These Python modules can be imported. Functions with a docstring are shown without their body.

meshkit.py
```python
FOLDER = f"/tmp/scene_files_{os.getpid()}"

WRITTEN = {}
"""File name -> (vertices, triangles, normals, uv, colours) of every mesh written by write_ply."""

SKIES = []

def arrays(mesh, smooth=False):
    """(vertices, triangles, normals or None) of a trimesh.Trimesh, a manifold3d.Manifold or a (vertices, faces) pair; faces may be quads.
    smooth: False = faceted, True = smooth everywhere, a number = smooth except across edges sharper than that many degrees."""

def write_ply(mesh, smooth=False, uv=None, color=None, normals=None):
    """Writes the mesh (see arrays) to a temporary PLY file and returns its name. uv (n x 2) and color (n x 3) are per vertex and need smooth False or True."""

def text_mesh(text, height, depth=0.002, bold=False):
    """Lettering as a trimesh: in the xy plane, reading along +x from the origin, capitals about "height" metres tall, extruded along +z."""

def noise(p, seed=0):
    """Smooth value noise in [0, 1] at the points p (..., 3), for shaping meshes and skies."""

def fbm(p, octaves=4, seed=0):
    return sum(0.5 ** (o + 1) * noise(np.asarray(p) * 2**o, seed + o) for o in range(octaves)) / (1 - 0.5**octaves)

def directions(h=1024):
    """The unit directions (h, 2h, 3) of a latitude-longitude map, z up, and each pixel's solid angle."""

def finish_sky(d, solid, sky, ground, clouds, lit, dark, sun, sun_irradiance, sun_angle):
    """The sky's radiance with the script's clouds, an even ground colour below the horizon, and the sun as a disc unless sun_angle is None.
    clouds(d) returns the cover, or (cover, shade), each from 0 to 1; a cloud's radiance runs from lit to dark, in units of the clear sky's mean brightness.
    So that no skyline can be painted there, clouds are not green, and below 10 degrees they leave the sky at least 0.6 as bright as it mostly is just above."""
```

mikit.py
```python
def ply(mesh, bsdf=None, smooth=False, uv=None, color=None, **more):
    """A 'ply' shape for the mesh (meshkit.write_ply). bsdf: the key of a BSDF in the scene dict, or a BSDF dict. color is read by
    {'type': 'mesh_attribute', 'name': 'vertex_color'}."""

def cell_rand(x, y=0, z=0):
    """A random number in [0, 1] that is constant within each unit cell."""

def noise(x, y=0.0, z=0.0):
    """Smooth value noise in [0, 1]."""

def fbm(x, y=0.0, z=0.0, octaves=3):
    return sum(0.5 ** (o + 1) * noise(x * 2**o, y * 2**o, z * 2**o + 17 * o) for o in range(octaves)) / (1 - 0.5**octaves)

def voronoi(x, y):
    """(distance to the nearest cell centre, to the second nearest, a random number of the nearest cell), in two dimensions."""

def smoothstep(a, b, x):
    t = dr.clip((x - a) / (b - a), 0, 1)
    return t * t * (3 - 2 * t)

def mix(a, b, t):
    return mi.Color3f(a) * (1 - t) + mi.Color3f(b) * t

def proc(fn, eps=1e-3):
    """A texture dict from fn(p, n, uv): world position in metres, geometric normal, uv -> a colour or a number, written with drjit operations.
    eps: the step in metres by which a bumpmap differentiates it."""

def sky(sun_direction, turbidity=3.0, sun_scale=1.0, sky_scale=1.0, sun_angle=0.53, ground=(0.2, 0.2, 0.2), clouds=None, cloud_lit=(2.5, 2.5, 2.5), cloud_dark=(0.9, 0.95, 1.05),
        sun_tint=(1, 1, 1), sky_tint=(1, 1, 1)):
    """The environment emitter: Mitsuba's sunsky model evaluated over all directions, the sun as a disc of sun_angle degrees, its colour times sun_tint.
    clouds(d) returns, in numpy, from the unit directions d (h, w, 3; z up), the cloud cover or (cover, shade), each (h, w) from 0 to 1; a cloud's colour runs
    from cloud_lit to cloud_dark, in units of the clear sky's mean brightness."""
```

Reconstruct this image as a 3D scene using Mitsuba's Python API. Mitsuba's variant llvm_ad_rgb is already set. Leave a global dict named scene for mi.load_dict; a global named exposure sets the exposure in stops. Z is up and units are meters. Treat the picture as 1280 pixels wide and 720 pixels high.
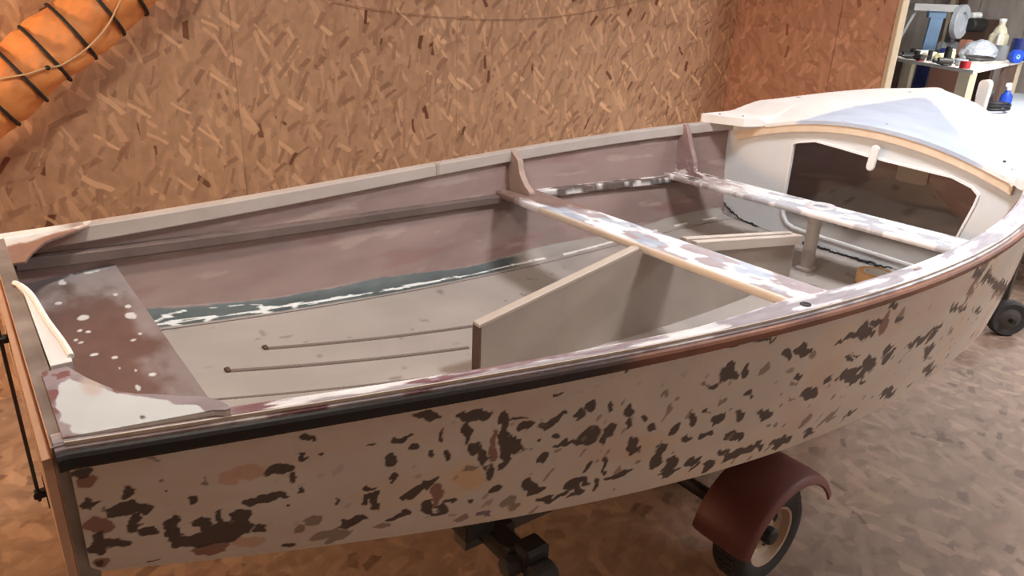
import math, random
import numpy as np, trimesh, shapely.geometry as sg
import drjit as dr, mitsuba as mi
import mikit, meshkit
from mikit import proc, noise, fbm, voronoi, cell_rand, smoothstep, mix

random.seed(7)
T = mi.ScalarTransform4f
scene, labels = {}, {}
S = 1.3                      # boat units -> metres (everything below is laid out in boat units)
HZ = 0.87 * S                # the floor is world z = 0


def world(v):
    return np.asarray(v, float) * S + np.array([0, 0, HZ])


def srgb(r, g, b):
    c = np.array([r, g, b]) / 255.0
    return np.where(c < 0.04045, c / 12.92, ((c + 0.055) / 1.055) ** 2.4)


# ------------------------------------------------------------------ camera
CAM = np.array([-0.03231512, -1.24170158, 0.46253694])
yaw, pit, rol, FOC = 0.907416, 0.37842897, 0.04024251, 911.163
fw = np.array([math.cos(pit) * math.cos(yaw), math.cos(pit) * math.sin(yaw), -math.sin(pit)])
rt = np.cross(fw, [0, 0, 1]); rt /= np.linalg.norm(rt)
up = np.cross(rt, fw) * math.cos(rol) - rt * math.sin(rol)
scene['camera'] = {'type': 'perspective', 'fov': math.degrees(2 * math.atan(640 / FOC)), 'fov_axis': 'x', 'near_clip': 0.02, 'far_clip': 100.0,
                   'to_world': T().look_at(origin=world(CAM).tolist(), target=world(CAM + fw).tolist(), up=up.tolist())}

# ------------------------------------------------------------------ lights and exposure
exposure = -0.08
LAMP_OVERHEAD = [118.0, 119.0, 122.0]      # white panel lamp under the ceiling above the boat
LAMP_STERN = [172.0, 155.0, 134.0]            # second, weaker ceiling lamp towards the stern wall
LAMP_WORK = [700.0, 430.0, 235.0]        # warm halogen work light standing behind the port quarter
LAMP_SHOP = [64.0, 65.0, 66.5]          # cool workshop lamps ahead of the bow
SHOP_SPOTS = [(4.4, -2.1, 1.5), (6.4, 0.2, 1.5)]


# ------------------------------------------------------------------ materials
def principled(key, color, rough=0.5, **kw):
    base = color if isinstance(color, dict) else {'type': 'rgb', 'value': [float(x) for x in color]}
    scene[key] = {'type': 'twosided', 'bsdf': {'type': 'principled', 'base_color': base, 'roughness': rough, **kw}}


VC = {'type': 'mesh_attribute', 'name': 'vertex_color'}
principled('m_paint', VC, 0.48, specular=0.35)
principled('m_gloss', VC, 0.30, specular=0.45)
principled('m_matt', VC, 0.75, specular=0.2)
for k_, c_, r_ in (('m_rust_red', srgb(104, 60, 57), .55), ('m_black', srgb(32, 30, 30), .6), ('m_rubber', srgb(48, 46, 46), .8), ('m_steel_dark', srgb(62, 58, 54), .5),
                   ('m_white', srgb(235, 235, 232), .4), ('m_rim', srgb(168, 148, 128), .5), ('m_blue', srgb(40, 78, 190), .4), ('m_lightblue', srgb(150, 188, 228), .4),
                   ('m_navy', srgb(38, 50, 110), .4), ('m_cream', srgb(222, 216, 186), .45), ('m_red', srgb(175, 40, 45), .4), ('m_grey', srgb(128, 130, 134), .5),
                   ('m_lightgrey', srgb(188, 192, 198), .6), ('m_tan', srgb(214, 170, 120), .6), ('m_darkwood', srgb(92, 68, 56), .6), ('m_redwood', srgb(164, 112, 90), .6),
                   ('m_palewood', srgb(208, 190, 160), .6), ('m_yellow', srgb(226, 220, 170), .5), ('m_cord', srgb(196, 168, 132), .7), ('m_wire', srgb(156, 122, 96), .6),
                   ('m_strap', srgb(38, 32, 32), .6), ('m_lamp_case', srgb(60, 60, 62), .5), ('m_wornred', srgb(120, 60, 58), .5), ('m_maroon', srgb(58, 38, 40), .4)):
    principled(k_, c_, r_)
scene['m_plastic'] = {'type': 'twosided', 'bsdf': {'type': 'roughplastic', 'diffuse_reflectance': {'type': 'rgb', 'value': [.55, .58, .62]}, 'alpha': 0.15}}


def osb(fa, fb, lo, hi, seed, cell=0.125, base=1.2, spread=2.6, dark=0.03, lw=(0.034, 0.062, 0.007, 0.017), show=.84):
    """Pressed wood strands: layers of flat chips, each at an angle of its own, the later ones on top."""
    rnd = random.Random(seed)
    layers = [(rnd.uniform(0, 6.3), rnd.uniform(0, 9), rnd.uniform(0, 9)) for _ in range(15)]
    lo, hi = [float(x) for x in lo], [float(x) for x in hi]

    def fn(p, n, uv):
        a, b = fa(p), fb(p)
        wx, wy = (noise(a * 17 + 3, b * 17) - 0.5) * 0.012, (noise(a * 17 + 31, b * 17 + 7) - 0.5) * 0.012
        t = 0.28 + 0.4 * fbm(a * 22, b * 22, seed)
        for k, (th, ou, ov) in enumerate(layers):
            c, s = math.cos(th), math.sin(th)
            u, v = (a * c + b * s) / cell + ou, (-a * s + b * c) / cell + ov
            cu, cv = dr.floor(u), dr.floor(v)
            r1, r2, r3, r4 = cell_rand(cu, cv, k + 31 * seed), cell_rand(cu, cv, k + 57 + seed), cell_rand(cv, cu, k + 91), cell_rand(cv, cu, k + 131)
            du, dv = (u - cu - .5 - .22 * (r2 - .5)) * cell, (v - cv - .5 - .22 * (r3 - .5)) * cell
            x, y = du * c - dv * s + wx, du * s + dv * c + wy          # back in wall coordinates
            ang = base + spread * (r4 - .5) * dr.abs(r4 - .5) * 2
            ca, sa = dr.cos(ang), dr.sin(ang)
            l, q = x * ca + y * sa, -x * sa + y * ca
            hl, hw = lw[0] + (lw[1] - lw[0]) * r1, lw[2] + (lw[3] - lw[2]) * r2
            inside = smoothstep(hl, hl * .88, dr.abs(l) + .35 * q) * smoothstep(hw, hw * .55, dr.abs(q) + .25 * hw * (noise(l * 60, k, q * 40) - .5)) * dr.select(r3 < .62, 1.0, 0.0)
            tone = 0.02 + 0.78 * r4 * r4 + .34 * r1 + 0.16 * (noise(l * 30, q * 260, k) - .5)
            tone = dr.select(r1 < dark, -0.32, tone)
            t = dr.lerp(t, tone, inside * show)
        big = fbm(a * 1.1, b * 1.1, seed + 2)
        out = mix(lo, hi, dr.clip(t + 0.35 * (big - .5), -0.5, 1.15))
        return mi.Color3f(dr.maximum(out[0], .01), dr.maximum(out[1], .008), dr.maximum(out[2], .005))
    return proc(fn)


principled('m_osb_back', osb(lambda p: p.x, lambda p: p.z, srgb(146, 106, 80), srgb(226, 184, 146), 3, base=1.45, spread=2.3, cell=.155, lw=(.036, .072, .008, .018)), .62, specular=.3)
principled('m_osb_end', osb(lambda p: p.y, lambda p: p.z, srgb(172, 122, 98), srgb(222, 174, 144), 5, cell=.15, lw=(.04, .072, .010, .022)), .62, specular=.3)
principled('m_osb_floor', osb(lambda p: p.x, lambda p: p.y, srgb(112, 92, 80), srgb(170, 146, 128), 6, cell=.16, base=.5, spread=3.0, dark=.05, lw=(.035, .07, .012, .030), show=.6), .6, specular=.3)
principled('m_bounce_shell', srgb(228, 223, 216), .7)  # pale tone of unseen walls, lightened to bounce neutral fill light


def concrete_fn(p, n, uv):
    t = fbm(p.x * 2, p.y * 2, 0, octaves=4) + 0.12 * (noise(p.x * 40, p.y * 40) - .5)
    return mix([.30, .33, .37], [.48, .52, .57], t)


principled('m_concrete', proc(concrete_fn), .6)


def ply_fn(p, n, uv):
    g = fbm(p.z * 1.3, (p.x + p.y) * 16, 2)
    return mix([.38, .33, .29], [.60, .53, .47], g)


principled('m_plywall', proc(ply_fn), .7)


def orange_fn(p, n, uv):
    t = fbm(p.x * 7, p.y * 7, p.z * 7, octaves=4)
    s = smoothstep(.62, .75, noise(p.x * 18, p.y * 18, p.z * 18))
    c = mix([.64, .20, .05], [.80, .35, .12], t)
    return mix(c, [.55, .20, .08], s * .5)


principled('m_orange', proc(orange_fn), .55)


def pale_panel_fn(p, n, uv):
    t = fbm(p.y * 5, p.z * 5, p.x * 5, octaves=4)
    return mix([.64, .67, .69], [.76, .77, .77], t)


principled('m_bulkhead', proc(pale_panel_fn), .5)


def case_fn(p, n, uv):
    t = fbm(p.x * 6, p.z * 6, 1, octaves=4)
    return mix([.33, .28, .235], [.42, .36, .305], t)


principled('m_case', proc(case_fn), .55)


def peach_fn(p, n, uv):
    return mix([.70, .53, .38], [.80, .66, .50], fbm(p.y * 30, p.z * 6, 0))


principled('m_peach', proc(peach_fn), .5)


# ------------------------------------------------------------------ mesh helpers (boat units in, world out)
def emit(key, mesh, mat, smooth=False, color=None, label=None, category=None, group=None, kind=None):
    if isinstance(mesh, trimesh.Trimesh):
        mesh = (mesh.vertices, mesh.faces)
    v, f = world(mesh[0]), np.asarray(mesh[1], int)
    if f.shape[1] == 4:
        f = np.vstack([f[:, [0, 1, 2]], f[:, [0, 2, 3]]])
    if color is not None and smooth not in (True, False):
        smooth = False
    scene[key] = mikit.ply((v, f), mat, smooth=smooth, color=color)
    d = {k: x for k, x in (('label', label), ('category', category), ('group', group), ('kind', kind)) if x}
    if d:
        labels[key] = d


def thing(key, label, category, group=None):
    labels[key] = {'label': label, 'category': category, **({'group': group} if group else {})}
    return key


def box(x0, x1, y0, y1, z0, z1, bevel=0.0):
    if bevel <= 0:
        m = trimesh.creation.box(extents=[x1 - x0, y1 - y0, z1 - z0])
        m.apply_translation([(x0 + x1) / 2, (y0 + y1) / 2, (z0 + z1) / 2])
        return m
    pts = []
    for sx, sy, sz in np.ndindex(2, 2, 2):
        c = np.array([(x0, x1)[sx], (y0, y1)[sy], (z0, z1)[sz]])
        s = np.array([1, 1, 1]) - 2 * np.array([sx, sy, sz])
        for k in range(3):
            o = s * bevel
            o[k] = 0
            pts.append(c + o)
    return trimesh.convex.convex_hull(np.array(pts))


def loft(rings, caps=True):
    """rings (n, m, 3) -> one closed mesh."""
    R = np.asarray(rings, float)
    n, m = R.shape[:2]
    i, j = np.meshgrid(np.arange(n - 1), np.arange(m), indexing='ij')
    a, b = i * m + j, i * m + (j + 1) % m
    q = np.stack([a, b, b + m, a + m], -1).reshape(-1, 4)
    f = np.vstack([q[:, [0, 1, 2]], q[:, [0, 2, 3]]])
    v = R.reshape(-1, 3)
    if caps:
        k = len(v)
        v = np.vstack([v, R[0].mean(0), R[-1].mean(0)])
        e = np.arange(m)
        f = np.vstack([f, np.stack([(e + 1) % m, e, np.full(m, k)], 1), np.stack([(n - 1) * m + e, (n - 1) * m + (e + 1) % m, np.full(m, k + 1)], 1)])
    t = trimesh.Trimesh(v, f, process=False)
    if t.volume < 0:
        t.faces = t.faces[:, ::-1]
    return t


def tube(points, r, sides=10):
    p = np.asarray(points, float)
    r = np.broadcast_to(r, (len(p),))
    t = np.gradient(p, axis=0)
    t /= np.linalg.norm(t, axis=1, keepdims=True) + 1e-12
    a = np.cross(t[0], [0, 0, 1.0] if abs(t[0][2]) < .9 else [1.0, 0, 0])
    rings = []
    for k in range(len(p)):
        a = a - t[k] * (a @ t[k]); a /= np.linalg.norm(a)
        b = np.cross(t[k], a)
        w = np.arange(sides) * 2 * np.pi / sides
        rings.append(p[k] + r[k] * (np.cos(w)[:, None] * a + np.sin(w)[:, None] * b))
    return loft(rings)


def spline(pts, n=40):
    from scipy.interpolate import CubicSpline
    p = np.asarray(pts, float)
    s = np.r_[0, np.cumsum(np.linalg.norm(np.diff(p, axis=0), axis=1))]
    return CubicSpline(s, p)(np.linspace(0, s[-1], n))


def grid_solid(A, B):
    """Two surfaces (n, m, 3) joined into a closed sheet; vertices: A first, then B."""
    n, m = A.shape[:2]
    i, j = np.meshgrid(np.arange(n - 1), np.arange(m - 1), indexing='ij')
    a = (i * m + j).ravel()
    q = np.stack([a, a + m, a + m + 1, a + 1], 1)
    N = n * m
    q2 = q[:, ::-1] + N
    rim = np.r_[np.arange(m), np.arange(1, n) * m + m - 1, (n - 1) * m + np.arange(m - 2, -1, -1), np.arange(n - 2, 0, -1) * m]
    e, g = rim, np.roll(rim, -1)
    q3 = np.stack([e, g, g + N, e + N], 1)
    Q = np.vstack([q, q2, q3])
    f = np.vstack([Q[:, [0, 1, 2]], Q[:, [0, 2, 3]]])
    t = trimesh.Trimesh(np.vstack([A.reshape(-1, 3), B.reshape(-1, 3)]), f, process=False)
    if t.volume < 0:
        t.faces = t.faces[:, ::-1]
    return t


def plate(poly, d0, d1, axes):
    """A flat polygon (2-D) extruded from d0 to d1; axes: which of x, y, z the polygon's a, b and the depth are."""
    p = poly if isinstance(poly, sg.Polygon) else sg.Polygon(poly)
    m = trimesh.creation.extrude_polygon(p.buffer(0), d1 - d0, engine='earcut')
    v = np.zeros_like(m.vertices)
    v[:, axes[0]], v[:, axes[1]], v[:, axes[2]] = m.vertices[:, 0], m.vertices[:, 1], m.vertices[:, 2] + d0
    t = trimesh.Trimesh(v, m.faces, process=False)
    if t.volume < 0:
        t.faces = t.faces[:, ::-1]
    return t


def fine(m, size):
    v, f = trimesh.remesh.subdivide_to_size(m.vertices, m.faces, size, max_iter=14)
    return trimesh.Trimesh(v, f, process=False)


def lathe(profile, axis_from, axis_to, n=28):
    """profile [(radius, distance along the axis)], closed on itself."""
    a, b = np.asarray(axis_from, float), np.asarray(axis_to, float)
    z = (b - a) / np.linalg.norm(b - a)
    x = np.cross(z, [0, 0, 1.0] if abs(z[2]) < .9 else [1.0, 0, 0]); x /= np.linalg.norm(x)
    y = np.cross(z, x)
    w = np.arange(n + 1) * 2 * np.pi / n
    rings = [[a + z * d + r * (math.cos(t) * x + math.sin(t) * y) for r, d in profile] for t in w]
    return loft(rings, caps=False)


def cyl(a, b, r, n=20, bevel=0.0):
    L = np.linalg.norm(np.asarray(b, float) - np.asarray(a, float))
    e = bevel
    return lathe([(1e-4, 0), (r - e, 0), (r, e), (r, L - e), (r - e, L), (1e-4, L)] if e else [(1e-4, 0), (r, 0), (r, L), (1e-4, L)], a, b, n)


def cat(*ms):
    return trimesh.util.concatenate(ms)


def nz(p, s, seed=0, oct=4):
    return meshkit.fbm(np.asarray(p) * s, oct, seed)


def lerp(a, b, t):
    return np.asarray(a) * (1 - t[..., None]) + np.asarray(b) * t[..., None]


def sst(a, b, x):
    t = np.clip((x - a) / (b - a), 0, 1)
    return t * t * (3 - 2 * t)


def curve_x(pts, xs):
    return np.interp(xs, pts[0], pts[1])

# ------------------------------------------------------------------ hull lines (boat units: x forward from the stern board, y to port, z up from the stern's sheer)
LB, LBOW = 2.4, 2.85
def hb(x):
    return 0.42924641 + 0.20485827 * x + 0.0543777 * x**2 - 0.04979376 * x**3 - 0.24 * (np.maximum(np.asarray(x, float) - 2.4, 0) / 0.45) ** 2
def zs(x):
    return -0.04113292 * x + 0.02652856 * x**2
def hc(x):
    x = np.asarray(x, float)
    c = 0.38753846 + 0.22087745 * x - 0.02540476 * x**2 - 0.01653369 * x**3
    return np.where(x > 1.9, np.minimum(c, 0.93 * hb(x)), c)
def zc(x):
    x = np.asarray(x, float)
    z = -0.2075546 - 0.21831456 * x + 0.06059405 * x**2 + 0.00370034 * x**3
    return z + np.where(x > 2.36, 0.22 * ((x - 2.36) / 0.64) ** 2, 0)
def zt(x):
    return zs(x) - 0.03260022 - 0.06732458 * x
def side(x, t):
    x, t = np.broadcast_arrays(np.asarray(x, float), np.asarray(t, float))
    b, c = hb(x), hc(x)
    return np.stack([x, c + (b - c) * t + 0.012 * 4 * t * (1 - t), zc(x) + (zs(x) - zc(x)) * t], -1)
TH = 0.012
def y_in(x, z):
    t = np.clip((z - zc(x)) / (zs(x) - zc(x)), 0, 1)
    return side(x, t)[..., 1] - TH
def zfl(x, y):
    """inside of the bottom"""
    return zc(x) + 0.012 - 0.02 * (1 - np.clip(np.abs(y) / hc(x), 0, 1) ** 2)
FLIP = np.array([1, -1, 1.0])
def mirror(m):
    v = m.vertices * FLIP
    return trimesh.Trimesh(v, m.faces[:, ::-1], process=False)


# ------------------------------------------------------------------ the room
YW, XE, ZCEIL = 1.5, 3.645, 1.28
emit('floor', box(-2.4, 5.9, -3.0, YW + .06, -0.92, -0.87), 'm_osb_floor', kind='structure', label='floor of brown pressed-strand boards under the boat trailer')
emit('floor_workshop', box(5.9, 9.6, -3.0, 5.2, -0.92, -0.872), 'm_concrete', kind='structure', label='grey concrete floor of the workshop beyond the boat')
wl = 'wall_back'
labels[wl] = {'kind': 'structure', 'label': 'long wall of orange-brown pressed-strand boards behind the boat'}
edges_ = [-2.4, -1.06, -0.12, 0.82, 1.76, 2.70, XE + .02]
for k in range(6):
    emit(wl + '__panel' + ('' if k == 0 else '_%03d' % k), box(edges_[k] + .0006, edges_[k + 1] - .0006, YW, YW + .012, -0.87, ZCEIL), 'm_osb_back')
emit(wl + '__backing', box(-2.4, XE + .06, YW + .0125, YW + .05, -0.87, ZCEIL), 'm_darkwood')
we = 'wall_end'
labels[we] = {'kind': 'structure', 'label': 'short reddish pressed-strand wall behind the foredeck'}
SEAM = 0.875
emit(we + '__panel', box(XE, XE + .012, SEAM + .0015, YW - .001, -0.87, ZCEIL), 'm_osb_end')
emit(we + '__panel_001', box(XE, XE + .012, 0.60, SEAM - .0015, -0.87, ZCEIL), 'm_osb_end')
emit(we + '__stud', box(XE - .003, XE + .06, 0.574, 0.598, -0.87, ZCEIL, .003), 'm_palewood', label='pale timber stud at the end of the wall')
emit(we + '__backing', box(XE + .013, XE + .05, 0.605, YW, -0.87, ZCEIL), 'm_darkwood')
emit('wall_left', box(-2.45, -2.4, -3.0, YW, -0.87, ZCEIL), 'm_bounce_shell', kind='structure', label='pale wall behind the stern')
emit('wall_right', box(-2.4, 9.6, -3.05, -3.0, -0.87, 1.7), 'm_bounce_shell', kind='structure', label='unseen pale wall behind the viewer, set close to bounce light onto the hull')
emit('ceiling', box(-2.4, XE + .07, -3.0, YW + .05, ZCEIL, ZCEIL + .05), 'm_plywall', kind='structure', label='plywood ceiling above the boat')
emit('ceiling_workshop', box(XE + .07, 9.6, -3.0, 5.2, 1.7, 1.75), 'm_plywall', kind='structure', label='higher ceiling of the workshop')
emit('trim_1', box(XE + .05, XE + .09, -3.0, 5.2, ZCEIL - .02, 1.72), 'm_plywall', kind='structure', label='header board between the low and the high ceiling')
wf = 'wall_far'
labels[wf] = {'kind': 'structure', 'label': 'grey-brown boarded wall at the far end of the workshop'}
ys_ = np.linspace(-3.0, 5.2, 17)
for k in range(16):
    emit(wf + '__board' + ('' if k == 0 else '_%03d' % k), box(9.6 + .004 * (k % 3), 9.64, ys_[k] + .004, ys_[k + 1] - .004, -0.87, 1.7), 'm_plywall')
emit('wall_shop', box(XE + .07, 9.6, 5.2, 5.25, -0.87, 1.7), 'm_plywall', kind='structure', label='side wall of the workshop')

# ------------------------------------------------------------------ lamps
def area_quad(cx, cy, cz, lx, ly):
    v = np.array([[cx - lx, cy - ly, cz], [cx - lx, cy + ly, cz], [cx + lx, cy + ly, cz], [cx + lx, cy - ly, cz]])
    return v, np.array([[0, 1, 2], [0, 2, 3]])
def ceiling_lamp(key, label, cx, cy, zt_, lx, ly, radiance):
    thing(key, label, 'lamp')
    emit(key + '__housing', box(cx - lx - .02, cx + lx + .02, cy - ly - .02, cy + ly + .02, zt_ - .045, zt_, .008), 'm_white')
    emit(key + '__panel', area_quad(cx, cy, zt_ - .047, lx, ly), 'm_white')
    scene[key + '__panel']['emitter'] = {'type': 'area', 'radiance': {'type': 'rgb', 'value': radiance}}
ceiling_lamp('ceiling_lamp', 'white panel lamp on the ceiling above the middle of the boat', 1.80, -0.42, ZCEIL, .15, .12, LAMP_OVERHEAD)
ceiling_lamp('ceiling_lamp_001', 'small panel lamp on the ceiling above the stern', 0.28, -0.02, ZCEIL, .085, .085, LAMP_STERN)
for k, (x_, y_, z_) in enumerate(SHOP_SPOTS):
    ceiling_lamp('ceiling_lamp_%03d' % (k + 2), ('workshop panel lamp nearest the bow', 'workshop panel lamp farther from the bow, above the tool shelf')[k], x_, y_, 1.7, .45, .30, LAMP_SHOP)
WL = np.array([-1.05, 1.12, 0.16])
thing('work_light', 'warm halogen work light on a stand by the port quarter', 'work light')
aim = np.array([1.0, -0.34, -0.18]); aim /= np.linalg.norm(aim)
rx = np.cross(aim, [0, 0, 1.0]); rx /= np.linalg.norm(rx); ux = np.cross(rx, aim)
q_ = [WL + rx * a + ux * b for a, b in ((-.07, -.045), (.07, -.045), (.07, .045), (-.07, .045))]
emit('work_light__lens', (np.array(q_), np.array([[0, 2, 1], [0, 3, 2]])), 'm_white')
v_ = np.array(q_); n_ = np.cross(v_[2] - v_[0], v_[1] - v_[0])
if n_ @ aim < 0:
    emit('work_light__lens', (np.array(q_), np.array([[0, 1, 2], [0, 2, 3]])), 'm_white')
scene['work_light__lens']['emitter'] = {'type': 'area', 'radiance': {'type': 'rgb', 'value': LAMP_WORK}}
hous = np.array([WL - aim * .004 + rx * a * 1.12 + ux * b * 1.2 for a, b in ((-.07, -.045), (.07, -.045), (.07, .045), (-.07, .045))])
back = np.array([WL - aim * .06 + rx * a * .6 + ux * b * .6 for a, b in ((-.07, -.045), (.07, -.045), (.07, .045), (-.07, .045))])
emit('work_light__case', trimesh.convex.convex_hull(np.vstack([hous, back])), 'm_lamp_case')
emit('work_light__pole', cyl([WL[0] - .06, WL[1] + .02, -.87], [WL[0] - .06, WL[1] + .02, .12], .012), 'm_lamp_case')
for k in range(3):
    a_ = k * 2.1 + .4
    emit('work_light__leg' + ('' if k == 0 else '_%03d' % k), tube([[WL[0] - .06, WL[1] + .02, -.55], [WL[0] - .06 + .26 * math.cos(a_), WL[1] + .02 + .26 * math.sin(a_), -.865]], .008), 'm_lamp_case')

# ------------------------------------------------------------------ the boat
D = thing('dinghy', 'half-sanded white and brown wooden dinghy with a cuddy on a red trailer', 'boat')
BEIGE, DARK, LDARK, REDD, SALM, OCHR, BLUE, BROWN = [srgb(*c) for c in ((203, 195, 186), (70, 58, 54), (128, 112, 98), (122, 78, 60), (188, 138, 112), (206, 172, 132), (108, 94, 116), (112, 88, 76))]
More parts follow.
